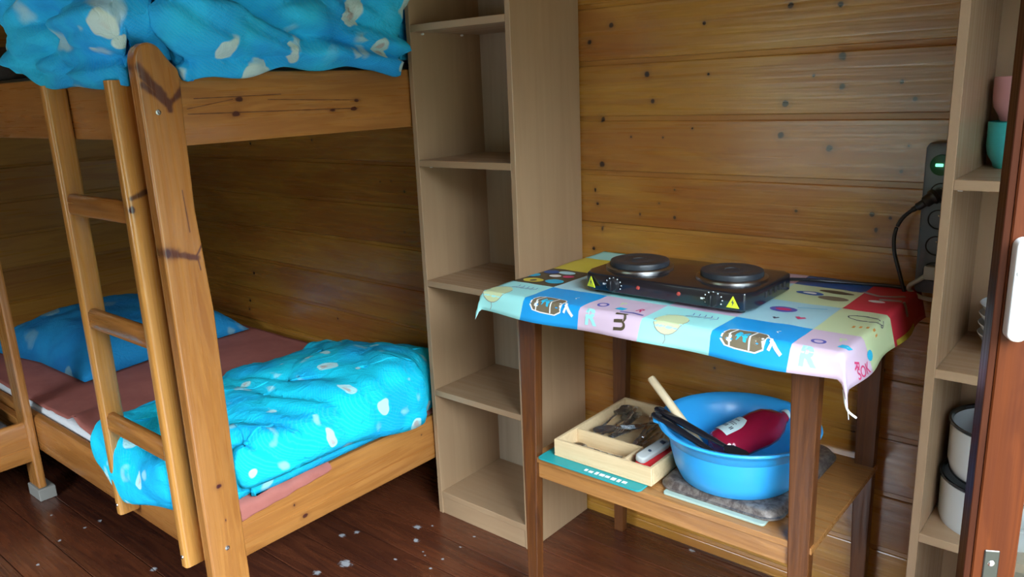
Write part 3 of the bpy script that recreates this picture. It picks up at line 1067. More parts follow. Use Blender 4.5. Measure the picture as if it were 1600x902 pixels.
# ------------------------------------------------------------------ table
TZ = 0.905
tb = thing('table', 'small brown wooden table with a lower shelf under the patchwork cloth', 'table', (-0.865, -0.28, 0))
part('tabletop', box(NB(), (-1.298, -0.553, TZ - 0.024), (-0.432, -0.014, TZ - 0.002), 0.003), M_tab_x, tb)
bm = NB()
for lo, hi in (((-1.235, -0.478, 0.835), (-0.495, -0.460, TZ - .024)), ((-1.235, -0.06, 0.835), (-0.495, -0.042, TZ - .024)),
               ((-1.238, -0.46, 0.835), (-1.222, -0.06, TZ - .024)), ((-0.508, -0.46, 0.835), (-0.492, -0.06, TZ - .024))):
    box(bm, lo, hi, 0.002, 1)
part('apron', bm, M_tab_x, tb)
for x0, x1, sx in ((-1.248, -1.192, 1), (-0.540, -0.482, -1)):
    for y0, y1 in ((-0.500, -0.468), (-0.058, -0.026)):
        b0 = (x0, y0, x0 + .032, y1 - .006) if sx > 0 else (x1 - .034, y0, x1, y1 - .006)
        part('leg', taper(NB(), b0, 0.0, (x0, y0, x1, y1), TZ - .024, 0.003), M_tab_z, tb)
part('shelf', box(NB(), (-1.225, -0.497, 0.432), (-0.478, -0.030, 0.447), 0.002), M_tab_x, tb)
part('shelf_rail', box(NB(), (-1.205, -0.490, 0.386), (-0.520, -0.472, 0.4318), 0.002), M_tab_x, tb)

# ------------------------------------------------------------------ tablecloth
CX0, CX1, CY0, CY1 = -1.303, -0.427, -0.558, -0.010


def fold1(a, lo, hi):
    """arc length coordinate -> (position, drop) with a rounded edge"""
    R = 0.008
    def over(d):
        q = R * PI / 2
        if d < q:
            t = d / R
            return R * math.sin(t), R * (1 - math.cos(t))
        return R + (d - q) * 0.16, R + (d - q) * 0.987
    if a < lo:
        p, z = over(lo - a)
        return lo - p, z
    if a > hi:
        p, z = over(a - hi)
        return hi + p, z
    return a, 0.0


def cloth(u, v, off=0.0):
    x, dx = fold1(u, CX0, CX1)
    y, dy = fold1(v, CY0, 0.2)
    z = TZ - (dx + dy)
    both = min(dx, dy)
    # a hanging corner folds outward into a point
    if both > 0:
        sx = -1 if u < CX0 else 1
        x += sx * both * 0.25
        y -= both * 0.25
    w = 0.0022 * noise.noise(Vector((u * 9, v * 9, 3.3))) + 0.0015 * noise.noise(Vector((u * 24, v * 24, 1.3)))
    on = 1 if dx + dy < 0.006 else 0
    z += max(0.0, w) if on else 0
    if dy > 0.008:
        y -= (dy - 0.006) * 0.25 * (0.5 + 0.5 * math.sin(u * 21 + 0.6)) + 0.002
        z += 0.05 * dy * math.sin(u * 13)
    if dx > 0.008 and u > CX1:
        x += (dx - 0.006) * 0.18 * (0.5 + 0.5 * math.sin(v * 24))
    return Vector((x, y, z + 0.0015 + off))


def cloth_off(u, v, d):
    e = 0.002
    p = cloth(u, v)
    t1 = cloth(u + e, v) - p
    t2 = cloth(u, v + e) - p
    nrm = t1.cross(t2)
    if nrm.length < 1e-12:
        return p
    return p + nrm.normalized() * d


cols = {'mint': (0.36, 0.80, 0.80), 'blue': (0.006, 0.32, 0.76), 'pink': (0.66, 0.50, 0.64), 'cream': (0.62, 0.72, 0.42), 'brown': (0.075, 0.055, 0.030),
        'yellow': (0.62, 0.52, 0.06), 'red': (0.52, 0.025, 0.045), 'pale': (0.40, 0.68, 0.78), 'navy': (0.012, 0.085, 0.32), 'tan': (0.17, 0.135, 0.085),
        'white': (0.82, 0.84, 0.84), 'sky': (0.02, 0.45, 0.72), 'ink': (0.05, 0.04, 0.10), 'purple': (0.10, 0.10, 0.42), 'crimson': (0.60, 0.04, 0.16),
        'orange': (0.70, 0.30, 0.05), 'grey': (0.32, 0.30, 0.29)}
cn = list(cols)
CM = [plain('cloth_' + k, cols[k], 0.55, coat=0.12) for k in cn]
ci = {k: i for i, k in enumerate(cn)}
CW = 0.1635
U0 = -1.335
Vf = -0.612
rows = [['mint', 'blue', 'pink', 'mint', 'blue', 'pink'],
        ['brown', 'pale', 'mint', 'pink', 'pale', 'cream'],
        ['yellow', 'red', 'cream', 'pale', 'cream', 'red'],
        ['mint', 'orange', 'blue', 'pink', 'navy', 'red']]
bm = NB()
K = 16
NU = 6 * K
NV = 58
dv = (-0.012 - Vf) / NV
du = CW / K
top = [[bm.verts.new(cloth(U0 + i * du, Vf + j * dv)) for j in range(NV + 1)] for i in range(NU + 1)]
bot = [[bm.verts.new(cloth_off(U0 + i * du, Vf + j * dv, -0.0011)) for j in range(NV + 1)] for i in range(NU + 1)]
rowb = [Vf + 0.168, Vf + 0.345, Vf + 0.50, 9]
for i in range(NU):
    for j in range(NV):
        vm = Vf + (j + .5) * dv
        r = 0
        while vm > rowb[r]:
            r += 1
        f = bm.faces.new((top[i][j], top[i + 1][j], top[i + 1][j + 1], top[i][j + 1]))
        f.material_index = ci[rows[r][i // K]]
        f.smooth = True
        f = bm.faces.new((bot[i][j + 1], bot[i + 1][j + 1], bot[i + 1][j], bot[i][j]))
        f.material_index = ci['white']
for i in range(NU):
    bm.faces.new((top[i][0], bot[i][0], bot[i + 1][0], top[i + 1][0])).material_index = ci['white']
    bm.faces.new((top[i + 1][NV], bot[i + 1][NV], bot[i][NV], top[i][NV])).material_index = ci['white']
for j in range(NV):
    bm.faces.new((top[0][j + 1], bot[0][j + 1], bot[0][j], top[0][j])).material_index = ci['white']
    bm.faces.new((top[NU][j], bot[NU][j], bot[NU][j + 1], top[NU][j + 1])).material_index = ci['white']


def decal(bm, tb_, fn, mi, d=0.0006):
    """add a flat 2D bmesh mapped on the cloth"""
    bmesh.ops.triangulate(tb_, faces=tb_.faces[:])
    for _ in range(3):
        long = [e for e in tb_.edges if e.calc_length() > 0.012]
        if not long:
            break
        bmesh.ops.subdivide_edges(tb_, edges=long, cuts=1)
        bmesh.ops.triangulate(tb_, faces=[f for f in tb_.faces if len(f.verts) > 3])
    mp = {}
    for v in tb_.verts:
        u, w = fn(v.co.x, v.co.y)
        mp[v] = bm.verts.new(cloth_off(u, w, d))
    for f in tb_.faces:
        vs = [mp[v] for v in f.verts]
        n_ = (vs[1].co - vs[0].co).cross(vs[2].co - vs[0].co)
        try:
            nf = bm.faces.new(vs)
            nf.material_index = mi
        except ValueError:
            pass
    tb_.free()


def text_bm(s, size, bold=0.0):
    cu = bpy.data.curves.new('txt', 'FONT')
    cu.body = s
    cu.size = size
    cu.offset = bold
    cu.align_x = 'CENTER'
    cu.align_y = 'CENTER'
    o = bpy.data.objects.new('txt', cu)
    COL.objects.link(o)
    dg = bpy.context.evaluated_depsgraph_get()
    me = bpy.data.meshes.new_from_object(o.evaluated_get(dg))
    t = bmesh.new()
    t.from_mesh(me)
    bpy.data.objects.remove(o)
    bpy.data.curves.remove(cu)
    bpy.data.meshes.remove(me)
    bmesh.ops.remove_doubles(t, verts=t.verts, dist=1e-5)
    return t


def poly_bm(pts):
    t = bmesh.new()
    t.faces.new([t.verts.new((x, y, 0)) for x, y in pts])
    return t


def band_bm(pts, w):
    t = bmesh.new()
    P = [Vector((a, b)) for a, b in pts]
    L, R = [], []
    for i, p in enumerate(P):
        d = (P[min(i + 1, len(P) - 1)] - P[max(i - 1, 0)]).normalized()
        n_ = Vector((-d.y, d.x)) * w / 2
        L.append(t.verts.new((*(p + n_), 0)))
        R.append(t.verts.new((*(p - n_), 0)))
    for i in range(len(P) - 1):
        t.faces.new((L[i], L[i + 1], R[i + 1], R[i]))
    return t


def ell(cx_, cy_, rx, ry, n=24):
    return [(cx_ + rx * math.cos(2 * PI * i / n), cy_ + ry * math.sin(2 * PI * i / n)) for i in range(n)]


def place(u, v, rot=0.0):
    c, s = math.cos(rot), math.sin(rot)
    return lambda x, y: (u + c * x - s * y, v + s * x + c * y)


# brown jars lying on the hem of the blue squares, each with a letter and a white splash
for uc in (U0 + CW * 1.52, U0 + CW * 4.52):
    pl = place(uc - 0.008, -0.560, -0.03)
    body = [(-.052, -.014), (-.048, .020), (-.036, .028), (0, .029), (.026, .026), (.034, .016), (.034, -.018), (.020, -.026), (-.02, -.026), (-.042, -.024)]
    decal(bm, poly_bm([(x * 1.08, y * 1.10) for x, y in body]), pl, ci['white'], 0.0005)
    decal(bm, poly_bm(body), pl, ci['tan'], 0.0009)
    for xb in (-.034, .008):
        decal(bm, band_bm([(xb, -.025), (xb - .004, 0), (xb, .027)], 0.0035), pl, ci['white'], 0.0013)
    decal(bm, text_bm('M', 0.036, 0.001), place(uc - 0.021, -0.560, -0.1), ci['sky'], 0.0013)
    decal(bm, band_bm([(.034, .010), (.046, .004), (.050, -.004), (.046, -.018)], 0.006), pl, ci['white'], 0.0013)
    decal(bm, band_bm([(.046, .000), (.060, -.012), (.072, -.022)], 0.007), pl, ci['white'], 0.0015)
    decal(bm, band_bm([(.040, .048), (.034, .055), (.040, .062)], 0.003), pl, ci['white'], 0.0013)
# letters on the pink squares
for k in (2, 5):
    uc = U0 + CW * (k + .5)
    decal(bm, text_bm('R', 0.052, 0.0018), place(uc - .048, -0.580, 0.0), ci['mint'], 0.0008)
    if k == 2:
        decal(bm, text_bm('m', 0.062, 0.0008), place(uc + .035, -0.575, -PI / 2 + .1), ci['brown'], 0.0010)
    decal(bm, text_bm('O', 0.036, 0.001), place(uc - .045, -0.522, 0.2), ci['purple'], 0.0010)
    decal(bm, text_bm('P', 0.030, 0.0005), place(uc - .010, -0.490, 0.3), ci['cream'], 0.0010)
    decal(bm, poly_bm([(-.012, -.008), (.010, -.010), (.014, .008), (-.008, .010)]), place(uc + .005, -0.525), ci['sky'], 0.0009)
    decal(bm, text_bm('R', 0.030, 0.0005), place(uc + .050, -0.515, -.3), ci['crimson'], 0.0010)
    if k == 2:
        decal(bm, band_bm([(-.03, 0), (.0, .006), (.03, 0)], 0.006), place(uc + .045, -0.545), ci['purple'], 0.0010)
# balloons drawn in thin outline on the mint squares
for k in (0, 3):
    uc = U0 + CW * (k + .5)
    decal(bm, poly_bm(ell(0, 0, .036, .042)), place(uc - .02, -0.545), ci['cream'], 0.0006)
    decal(bm, band_bm(ell(0, 0, .036, .042)[12:] + ell(0, 0, .036, .042)[:3], 0.0018), place(uc - .02, -0.545), ci['grey'], 0.0010)
    decal(bm, band_bm([(0, -.042), (.003, -.052), (-.001, -.062)], 0.0016), place(uc - .02, -0.545), ci['grey'], 0.0010)
    for q in range(5):
        decal(bm, band_bm([(-.03 + q * .014, .0), (-.018 + q * .014, .012), (-.022 + q * .014, .026)], 0.0018), place(uc + .02, -0.50), ci['purple'], 0.0009)
    decal(bm, band_bm([(-.05, .0), (.0, .016), (.05, .03)], 0.002), place(uc, -0.515), ci['grey'], 0.0009)
# brown square on the left with coloured blobs
u_, v_ = U0 + CW * .5, Vf + 0.255
for dx_, dy_, rx, ry, c in ((-.01, -.055, .030, .022, 'yellow'), (.048, -.040, .026, .022, 'sky'), (-.05, -.005, .022, .018, 'sky'), (-.025, .045, .024, .018, 'navy'),
                            (.02, .055, .026, .016, 'pale'), (.012, .012, .018, .012, 'white'), (.05, .02, .016, .014, 'crimson')):
    decal(bm, poly_bm(ell(dx_, dy_, rx, ry, 18)), place(u_, v_), ci[c], 0.0008)
decal(bm, poly_bm(ell(-.008, -.058, .010, .010, 12)), place(u_, v_), ci['ink'], 0.0012)
# squares on the right: hearts and drawings
u_, v_ = U0 + CW * 4.5, Vf + 0.25
decal(bm, poly_bm(ell(-.02, .02, .030, .022, 18)), place(u_, v_), ci['purple'], 0.0008)
decal(bm, poly_bm(ell(-.02, .02, .018, .010, 18)), place(u_, v_), ci['crimson'], 0.0012)
decal(bm, poly_bm([(0, -.012), (.012, .004), (.006, .010), (0, .005), (-.006, .010), (-.012, .004)]), place(u_ + .035, v_ - .03), ci['crimson'], 0.0009)
decal(bm, poly_bm([(0, -.008), (.008, .003), (.004, .007), (0, .003), (-.004, .007), (-.008, .003)]), place(u_ - .01, v_ - .05), ci['ink'], 0.0009)
decal(bm, band_bm([(-.02, 0), (.01, .004), (.04, .014)], 0.003), place(u_ + .02, v_ + .05), ci['sky'], 0.0009)
u_ = U0 + CW * 5.35
for q in range(9):
    a = q * 0.7
    decal(bm, band_bm([(math.cos(a + t * .35) * (.028 - t * .001) * 1.3 + q * .002, math.sin(a + t * .35) * (.020 - t * .001)) for t in range(5)], 0.002), place(u_, v_ + .035), ci['ink'], 0.0009)
for q in range(5):
    decal(bm, band_bm([(q * .013 - .012, -.006), (q * .013 - .008, .006)], 0.005), place(u_ + .014, v_ - .028, .35), ci['orange'], 0.0009)
decal(bm, text_bm('SOK', 0.030, 0.0004), place(-0.368, -0.49, PI / 2), ci['crimson'], 0.0009)
decal(bm, poly_bm(ell(0, 0, .010, .016, 14)), place(-0.385, -0.44), ci['sky'], 0.0009)
u_, v_ = U0 + CW * 4.5, Vf + 0.42
for dx_, dy_, rx, ry, c in ((-.02, .01, .032, .016, 'navy'), (-.02, .01, .016, .008, 'white'), (.04, -.01, .034, .018, 'tan'), (.03, .045, .04, .012, 'brown')):
    decal(bm, poly_bm(ell(dx_, dy_, rx, ry, 18)), place(u_, v_), ci[c], 0.0008 if c != 'white' else .0012)
u_, v_ = -0.452, -0.15
decal(bm, band_bm([(-.07, .04), (-.03, .02), (.0, .03), (.02, .045)], 0.012), place(u_, v_), ci['grey'], 0.0008)
decal(bm, band_bm([(-.02, -.01), (.02, .0), (.06, -.01)], 0.016), place(u_, v_), ci['grey'], 0.0008)
decal(bm, poly_bm(ell(-.02, -.03, .018, .010, 16)), place(u_, v_), ci['white'], 0.0010)
decal(bm, poly_bm([(-.0, -.006), (.145, -.006), (.145, .006), (0, .006)]), place(-0.3605, -0.26, PI / 2), ci['yellow'], 0.0008)
bmesh.ops.remove_doubles(bm, verts=[], dist=0)
me = bpy.data.meshes.new('tablecloth')
bmesh.ops.translate(bm, verts=bm.verts, vec=(0.865, 0.28, -TZ))
bm.to_mesh(me)
bm.free()
for m_ in CM:
    me.materials.append(m_)
tc = bpy.data.objects.new('tablecloth', me)
tc.location = (-0.865, -0.28, TZ)
COL.objects.link(tc)
tag(tc, 'colourful patchwork print tablecloth with letters and jars over the table', 'tablecloth')
WL[tc.name] = Vector(tc.location)
bm = tube(NB(), catmull([(-0.418, -0.560, 0.836), (-0.412, -0.566, 0.815), (-0.405, -0.566, 0.798), (-0.392, -0.560, 0.786)], 6), 0.0022, 8)
part('loose_piping', bm, M_pvc, tc, True)

# ------------------------------------------------------------------ hotplate
HX0, HX1, HY0, HY1, HZ0, HZ1 = -1.085, -0.655, -0.445, -0.195, 0.917, 0.958
hp = thing('double_hotplate', 'black double electric hotplate standing on the tablecloth', 'hotplate', (-0.87, -0.32, TZ + .003))
bm = NB()
out = [(HX0 + .038, HY0), (HX1 - .038, HY0), (HX1 - .012, HY0 + .008), (HX1, HY0 + .040), (HX1, HY1 - .02), (HX1 - .02, HY1), (HX0 + .02, HY1), (HX0, HY1 - .02), (HX0, HY0 + .040), (HX0 + .012, HY0 + .008)]
prism(bm, out, 2, HZ0, HZ1, 0.005, 3)
body = part('body', bm, M_black, hp, True)
bm = NB()
for k in range(5):
    box(bm, (HX1 - .0005, -0.36 + k * .026, 0.932), (HX1 + .0012, -0.348 + k * .026, 0.945), 0.0004, 1)
part('vent', bm, M_socket, body)
for (x, y) in ((HX0 + .03, HY0 + .03), (HX1 - .03, HY0 + .03), (HX0 + .03, HY1 - .03), (HX1 - .03, HY1 - .03)):
    part('foot', lathe(NB(), [(0, TZ + .0045), (0.009, TZ + .0045), (0.011, HZ0 + .001), (0, HZ0 + .001)], (x, y, 0), 20), M_blackmat, hp, True)
for (x, y, r) in ((-0.990, -0.328, 0.083), (-0.752, -0.318, 0.081)):
    bm = NB()
    lathe(bm, [(0, 0.001), (r * .86, .001), (r * .88, .0135), (r * .86, .0185), (r * .80, .0200), (r * .62, .0200), (r * .60, .0192), (r * .42, .0192), (r * .40, .0200), (r * .20, .0200), (r * .19, .0185), (0, .0185)], (x, y, HZ1), 72)
    bp_ = part('burner_plate', bm, M_iron, hp, True)
    bm = NB()
    lathe(bm, [(r * .86, .0035), (r * .885, .0075), (r * .95, .0070), (r * 1.0, .0045), (r * 1.01, .0), (r * .86, .0)], (x, y, HZ1), 72)
    part('burner_ring', bm, M_rim, bp_, True)
for x in (-0.992, -0.736):
    bm = NB()
    lathe(bm, [(0, 0.012), (0.0135, 0.011), (0.0155, 0.004), (0.0165, 0), (0, 0)], (x, HY0, 0.937), 36, axis=(0, -1, 0))
    box(bm, (x - .0022, HY0 - .0165, 0.937 - .012), (x + .0022, HY0 - .010, 0.937 + .012), 0.0008, 1)
    kb = part('knob', bm, M_blackmat, hp, True)
    bm = NB()
    for a in range(9):
        t = math.radians(210 - a * 30)
        px, pz = x + .0215 * math.cos(t), 0.937 + .0165 * math.sin(t)
        box(bm, (px - .0013, HY0 - .0009, pz - .0013), (px + .0013, HY0 + .001, pz + .0013))
    box(bm, (x - .030, HY0 - .0009, .934), (x - .024, HY0 + .001, .938))
    part('dial_mark', bm, M_whiteprint, kb)
for x in (-0.925, -0.820):
    part('pilot_lamp', lathe(NB(), [(0, 0.0045), (0.003, 0.004), (0.0045, 0.0015), (0.005, 0), (0, 0)], (x, HY0, 0.938), 20, axis=(0, -1, 0)), M_redlamp, hp, True)
for x, y, rz in ((-1.054, HY0 + .001, 0.30), (-0.690, HY0, 0)):
    bm = NB()
    t = bmesh.new()
    A = [t.verts.new(p) for p in ((-.0145, -.0012, -.012), (.0145, -.0012, -.012), (0, -.0012, .014))]
    B = [t.verts.new((p[0], .0008, p[2])) for p in ((-.0145, 0, -.012), (.0145, 0, -.012), (0, 0, .014))]
    t.faces.new(A)
    t.faces.new(B[::-1])
    for i in range(3):
        t.faces.new((A[i], B[i], B[(i + 1) % 3], A[(i + 1) % 3]))
    merge(bm, t)
    t2 = bmesh.new()
    vs = [t2.verts.new(p) for p in ((.001, -.0014, .007), (-.0032, -.0014, -.001), (-.0004, -.0014, -.001), (-.0016, -.0014, -.009), (.0034, -.0014, .001), (.0008, -.0014, .001))]
    t2.faces.new(vs)
    merge(bm, t2, 1)
    bmesh.ops.rotate(bm, verts=bm.verts, cent=(0, 0, 0), matrix=Matrix.Rotation(-rz, 3, 'Z'))
    bmesh.ops.translate(bm, verts=bm.verts, vec=(x, y - (.0015 if rz == 0 else .0042), 0.937))
    part('warning_label', bm, [M_yellow, M_ink], hp, label='yellow triangle warning label')
# its cord: leaves the back, runs to the plug in the wall strip
cord = catmull([(-0.700, HY1 + .004, 0.935), (-0.69, -0.16, 0.928), (-0.655, -0.10, 0.918), (-0.60, -0.065, 0.912), (-0.53, -0.045, 0.911), (-0.47, -0.036, 0.911),
                (-0.440, -0.040, 0.908), (-0.438, -0.046, 0.893), (-0.441, -0.050, 0.88), (-0.445, -0.056, 0.90), (-0.458, -0.058, 0.945), (-0.475, -0.056, 1.00),
                (-0.476, -0.056, 1.045), (-0.462, -0.060, 1.078), (-0.440, -0.068, 1.100)], 8)
part('power_cord', tube(NB(), cord, 0.0042, 10), M_blackmat, hp, True)
pg = NB()
tube(pg, catmull([(-0.440, -0.068, 1.100), (-0.432, -0.070, 1.106), (-0.420, -0.072, 1.115), (-0.408, -0.070, 1.125), (-0.398, -0.062, 1.133)], 5), [0.006] * 6 + [0.009] * 6 + [0.013] * 5 + [0.017] * 4, 16)
part('plug', pg, M_blackmat, hp, True)

# ------------------------------------------------------------------ power strip on the wall
ps = thing('power_strip', 'grey multi-socket power strip hung upright on the wall beside the bookcase', 'power strip', (-0.39, -0.02, 0.90))
bm = NB()
prism(bm, [(-0.430, 0.912), (-0.424, 0.905), (-0.356, 0.905), (-0.350, 0.912), (-0.350, 1.236), (-0.356, 1.246), (-0.424, 1.246), (-0.430, 1.236)], 1, -0.042, -0.0005, 0.004, 2)
sb = part('body', bm, M_strip, ps, True)
for z in (1.137, 1.077, 1.017, 0.957):
    bm = NB()
    lathe(bm, [(0.0225, 0.002), (0.0215, 0.003), (0.0200, 0.002), (0.0195, -0.004), (0, -0.004)], (-0.392, -0.042, z), 36, axis=(0, -1, 0))
    so = part('socket', bm, M_socket, ps, True)
    bm = NB()
    for s in (-1, 1):
        lathe(bm, [(0, 0.0012), (0.0028, 0.0012), (0.0028, 0)], (-0.392 + s * .0095, -0.0388, z), 10, axis=(0, -1, 0))
    lathe(bm, [(0, 0.006), (0.002, 0.005), (0.002, 0)], (-0.392, -0.0388, z + .009), 10, axis=(0, -1, 0))
    part('contact', bm, M_screw, so, True)
bm = lathe(NB(), [(0.0235, 0.001), (0.0225, 0.003), (0.021, 0.002), (0, 0.001)], (-0.396, -0.042, 1.198), 36, axis=(0, -1, 0))
sw = part('switch', bm, M_green, ps, True)
part('switch_light', box(NB(), (-0.408, -0.0465, 1.1945), (-0.392, -0.0425, 1.2015), 0.002), M_greenon, sw)
# supply lead of the strip: a pale flat lead leaving its lower end in a loop
wl = tube(NB(), catmull([(-0.398, -0.050, 0.955), (-0.415, -0.056, 0.940), (-0.436, -0.054, 0.922), (-0.437, -0.046, 0.908), (-0.420, -0.044, 0.897), (-0.395, -0.044, 0.892), (-0.36, -0.040, 0.892)], 8), 0.0052, 10)
part('supply_lead', wl, M_grey, ps, True, label='pale grey lead')
part('lead_entry', box(NB(), (-0.410, -0.060, 0.940), (-0.380, -0.0425, 0.972), 0.005), M_grey, ps, True)

# ------------------------------------------------------------------ things on the table shelf
SZ = 0.4475
bm = NB()
prism(bm, rrect(-1.198, -0.505, -0.886, -0.16, 0.012, 4), 2, SZ, SZ + .0045, 0.001, 1)
matt = single('cutting_mat', bm, M_tealmat, 'thin teal plastic mat under the wooden cutlery tray', 'mat')
bm = NB()
random.seed(3)
x = -1.055
while x < -0.93:
    w = random.uniform(0.006, 0.015)
    box(bm, (x, -0.494 + random.uniform(-.001, .002), SZ + .0046), (x + w, -0.483 + random.uniform(-.002, .002), SZ + .0051))
    x += w + random.uniform(.003, .007)
part('lettering', bm, M_whiteprint, matt)
# cutlery tray
TR0, TR1, TY0, TY1, TB, TT = -1.166, -0.873, -0.470, -0.120, SZ + .0052, 0.500
tr = thing('cutlery_tray', 'pale wooden cutlery tray full of cutlery on the table shelf', 'cutlery tray', (-1.02, -0.295, TB))
w = 0.010
part('base', box(NB(), (TR0, TY0, TB), (TR1, TY1, TB + .006), 0.001, 1), M_tray, tr)
part('wall', box(NB(), (TR0, TY0, TB + .006), (TR1, TY0 + w, TT), 0.0015, 1), M_tray, tr)
part('wall', box(NB(), (TR0, TY1 - w, TB + .006), (TR1, TY1, TT), 0.0015, 1), M_tray, tr)
part('wall', box(NB(), (TR0, TY0 + w, TB + .006), (TR0 + w, TY1 - w, TT), 0.0015, 1), M_tray, tr)
part('wall', box(NB(), (TR1 - w, TY0 + w, TB + .006), (TR1, TY1 - w, TT), 0.0015, 1), M_tray, tr)
part('divider', box(NB(), (TR0 + w, -0.378, TB + .006), (-0.955, -0.371, TT - .003), 0.001, 1), M_tray, tr)
part('divider', box(NB(), (-0.962, TY0 + w, TB + .006), (-0.955, -0.378, TT - .003), 0.001, 1), M_tray, tr)
TI = TB + .0065


def cutlery_spoon():
    bm = NB()
    # bowl
    t = bmesh.new()
    n = 20
    rings = []
    for k in range(7):
        f = k / 6
        rings.append([t.verts.new((math.cos(2 * PI * i / n) * .021 * f, .075 + math.sin(2 * PI * i / n) * .031 * f, .001 + .008 * f * f)) for i in range(n)] if k else [t.verts.new((0, .075, .001))])
    for a, b in zip(rings, rings[1:]):
        for i in range(n):
            j = (i + 1) % n
            t.faces.new((a[0], b[i], b[j]) if len(a) == 1 else (a[i], b[i], b[j], a[j]))
    bmesh.ops.solidify(t, geom=t.faces[:], thickness=0.0013)
    merge(bm, t)
    pts = catmull([(0, .048, .0085), (0, .030, .010), (0, -.02, .006), (0, -.07, .004), (0, -.10, .005)], 5)
    tube(bm, pts, [.0030] * 8 + [.0042] * 7 + [.0065] * (len(pts) - 15), 10, flat=(1, .35))
    return bm


def cutlery_fork():
    bm = NB()
    prism(bm, [(-.005, .045), (.005, .045), (.011, .062), (.011, .070), (-.011, .070), (-.011, .062)], 2, .006, .0078)
    for x in (-.0095, -.0032, .0032, .0095):
        tube(bm, [(x, .068, .007), (x, .090, .0065), (x, .108, .010)], [.0017, .0016, .0009], 8)
    pts = catmull([(0, .050, .007), (0, .030, .009), (0, -.02, .006), (0, -.07, .004), (0, -.10, .005)], 5)
    tube(bm, pts, [.0030] * 8 + [.0042] * 7 + [.0065] * (len(pts) - 15), 10, flat=(1, .35))
    return bm


def cutlery_knife():
    bm = NB()
    prism(bm, [(-.006, -.01), (.006, -.01), (.009, .02), (.009, .085), (.003, .105), (-.006, .110)], 2, .004, .0056)
    pts = catmull([(0, .0, .005), (0, -.03, .005), (0, -.09, .005)], 5)
    tube(bm, pts, [.005] * 5 + [.0068] * (len(pts) - 5), 10, flat=(1, .45))
    return bm


def mk_cut(name, fn, label, x, y, z, rot, tilt=0.0, roll=0.0, proto={}):
    if name not in proto:
        o = mesh_obj(name, fn(), M_steel, True)
        proto[name] = o
    else:
        o = proto[name].copy()
        COL.objects.link(o)
    o.location = (x, y, z)
    o.rotation_euler = (tilt, roll, rot)
    tag(o, label, name.replace('soup_', ''), 'cutlery in the tray')
    return o


# lengths run to the back left corner of the tray
mk_cut('spoon', cutlery_spoon, 'large steel spoon with its bowl in the back left tray corner', -1.135, -0.262, TI + .012, 0.02, 0.05).scale = (1.15, 1.15, 1.2)
mk_cut('spoon', cutlery_spoon, 'steel spoon under the large spoon at the left tray wall', -1.118, -0.258, TI, -0.05)
mk_cut('knife', cutlery_knife, 'broad pale-handled knife beside the large spoon', -1.090, -0.252, TI + .008, 0.05, 0.04)
mk_cut('knife', cutlery_knife, 'knife lying slantwise across the middle of the tray', -1.052, -0.235, TI + .010, -0.32, 0.03)
mk_cut('fork', cutlery_fork, 'fork with its tines to the back tray wall', -0.985, -0.255, TI + .011, -0.08, 0.02)
mk_cut('fork', cutlery_fork, 'fork lying over the knives near the middle of the tray', -1.020, -0.245, TI + .020, 0.22, 0.03)
mk_cut('spoon', cutlery_spoon, 'spoon turned with its bowl to the front by the divider', -1.060, -0.245, TI + .016, PI - 0.55, 0.02)
mk_cut('fork', cutlery_fork, 'fork turned crosswise with its handle at the back', -0.990, -0.225, TI + .028, PI - 0.75, 0.02)
mk_cut('knife', cutlery_knife, 'knife at the right hand side of the main compartment', -0.945, -0.25, TI, -0.04, 0.0)
mk_cut('spoon', cutlery_spoon, 'spoon at the back right of the tray under the crossed fork', -0.925, -0.235, TI + .006, 0.06)
mk_cut('knife', cutlery_knife, 'knife with its wide blade end by the divider', -1.020, -0.262, TI, PI + .12, 0.0)
mk_cut('teaspoon', cutlery_spoon, 'teaspoon in the small front compartment against the divider', -1.075, -0.402, TI, PI / 2 + .10).scale = (.72, .72, .9)
mk_cut('teaspoon', cutlery_spoon, 'second teaspoon in the small front compartment nearest the front wall', -1.065, -0.428, TI, PI / 2 - .05).scale = (.72, .72, .9)
mk_cut('fork', cutlery_fork, 'fork turned with its handle to the back left, on top of the heap', -1.085, -0.235, TI + .026, PI + .30, 0.03)
mk_cut('knife', cutlery_knife, 'knife laid over the forks toward the right tray wall', -0.965, -0.240, TI + .022, 0.30, 0.03)
# red and grey kitchen tool in the front right compartment
kt = thing('kitchen_tool', 'red and light grey plastic kitchen tool in the right of the cutlery tray', 'kitchen tool', (-0.914, -0.385, TI + .017))
bm = prism(NB(), rrect(-0.018, -0.068, 0.029, 0.062, 0.014, 5), 2, 0.0, 0.018, 0.005, 3)
kr = part('red_shell', bm, M_red, kt, True, world=False, label='red half')
bm = prism(NB(), rrect(-0.022, -0.062, 0.007, 0.056, 0.012, 5), 2, 0.0185, 0.036, 0.005, 3)
kg = part('grey_shell', bm, M_grey, kt, True, world=False, label='light grey half')
part('screw', lathe(NB(), [(0, .002), (.004, .0015), (.0045, 0)], (-0.006, -0.02, .036), 14), M_ink, kg, True, world=False)
part('button', box(NB(), (-.012, .028, .0355), (.0, .040, .0385), .001), M_ink, kg, world=False)
kt.rotation_euler = (0.05, 0.22, -0.10)

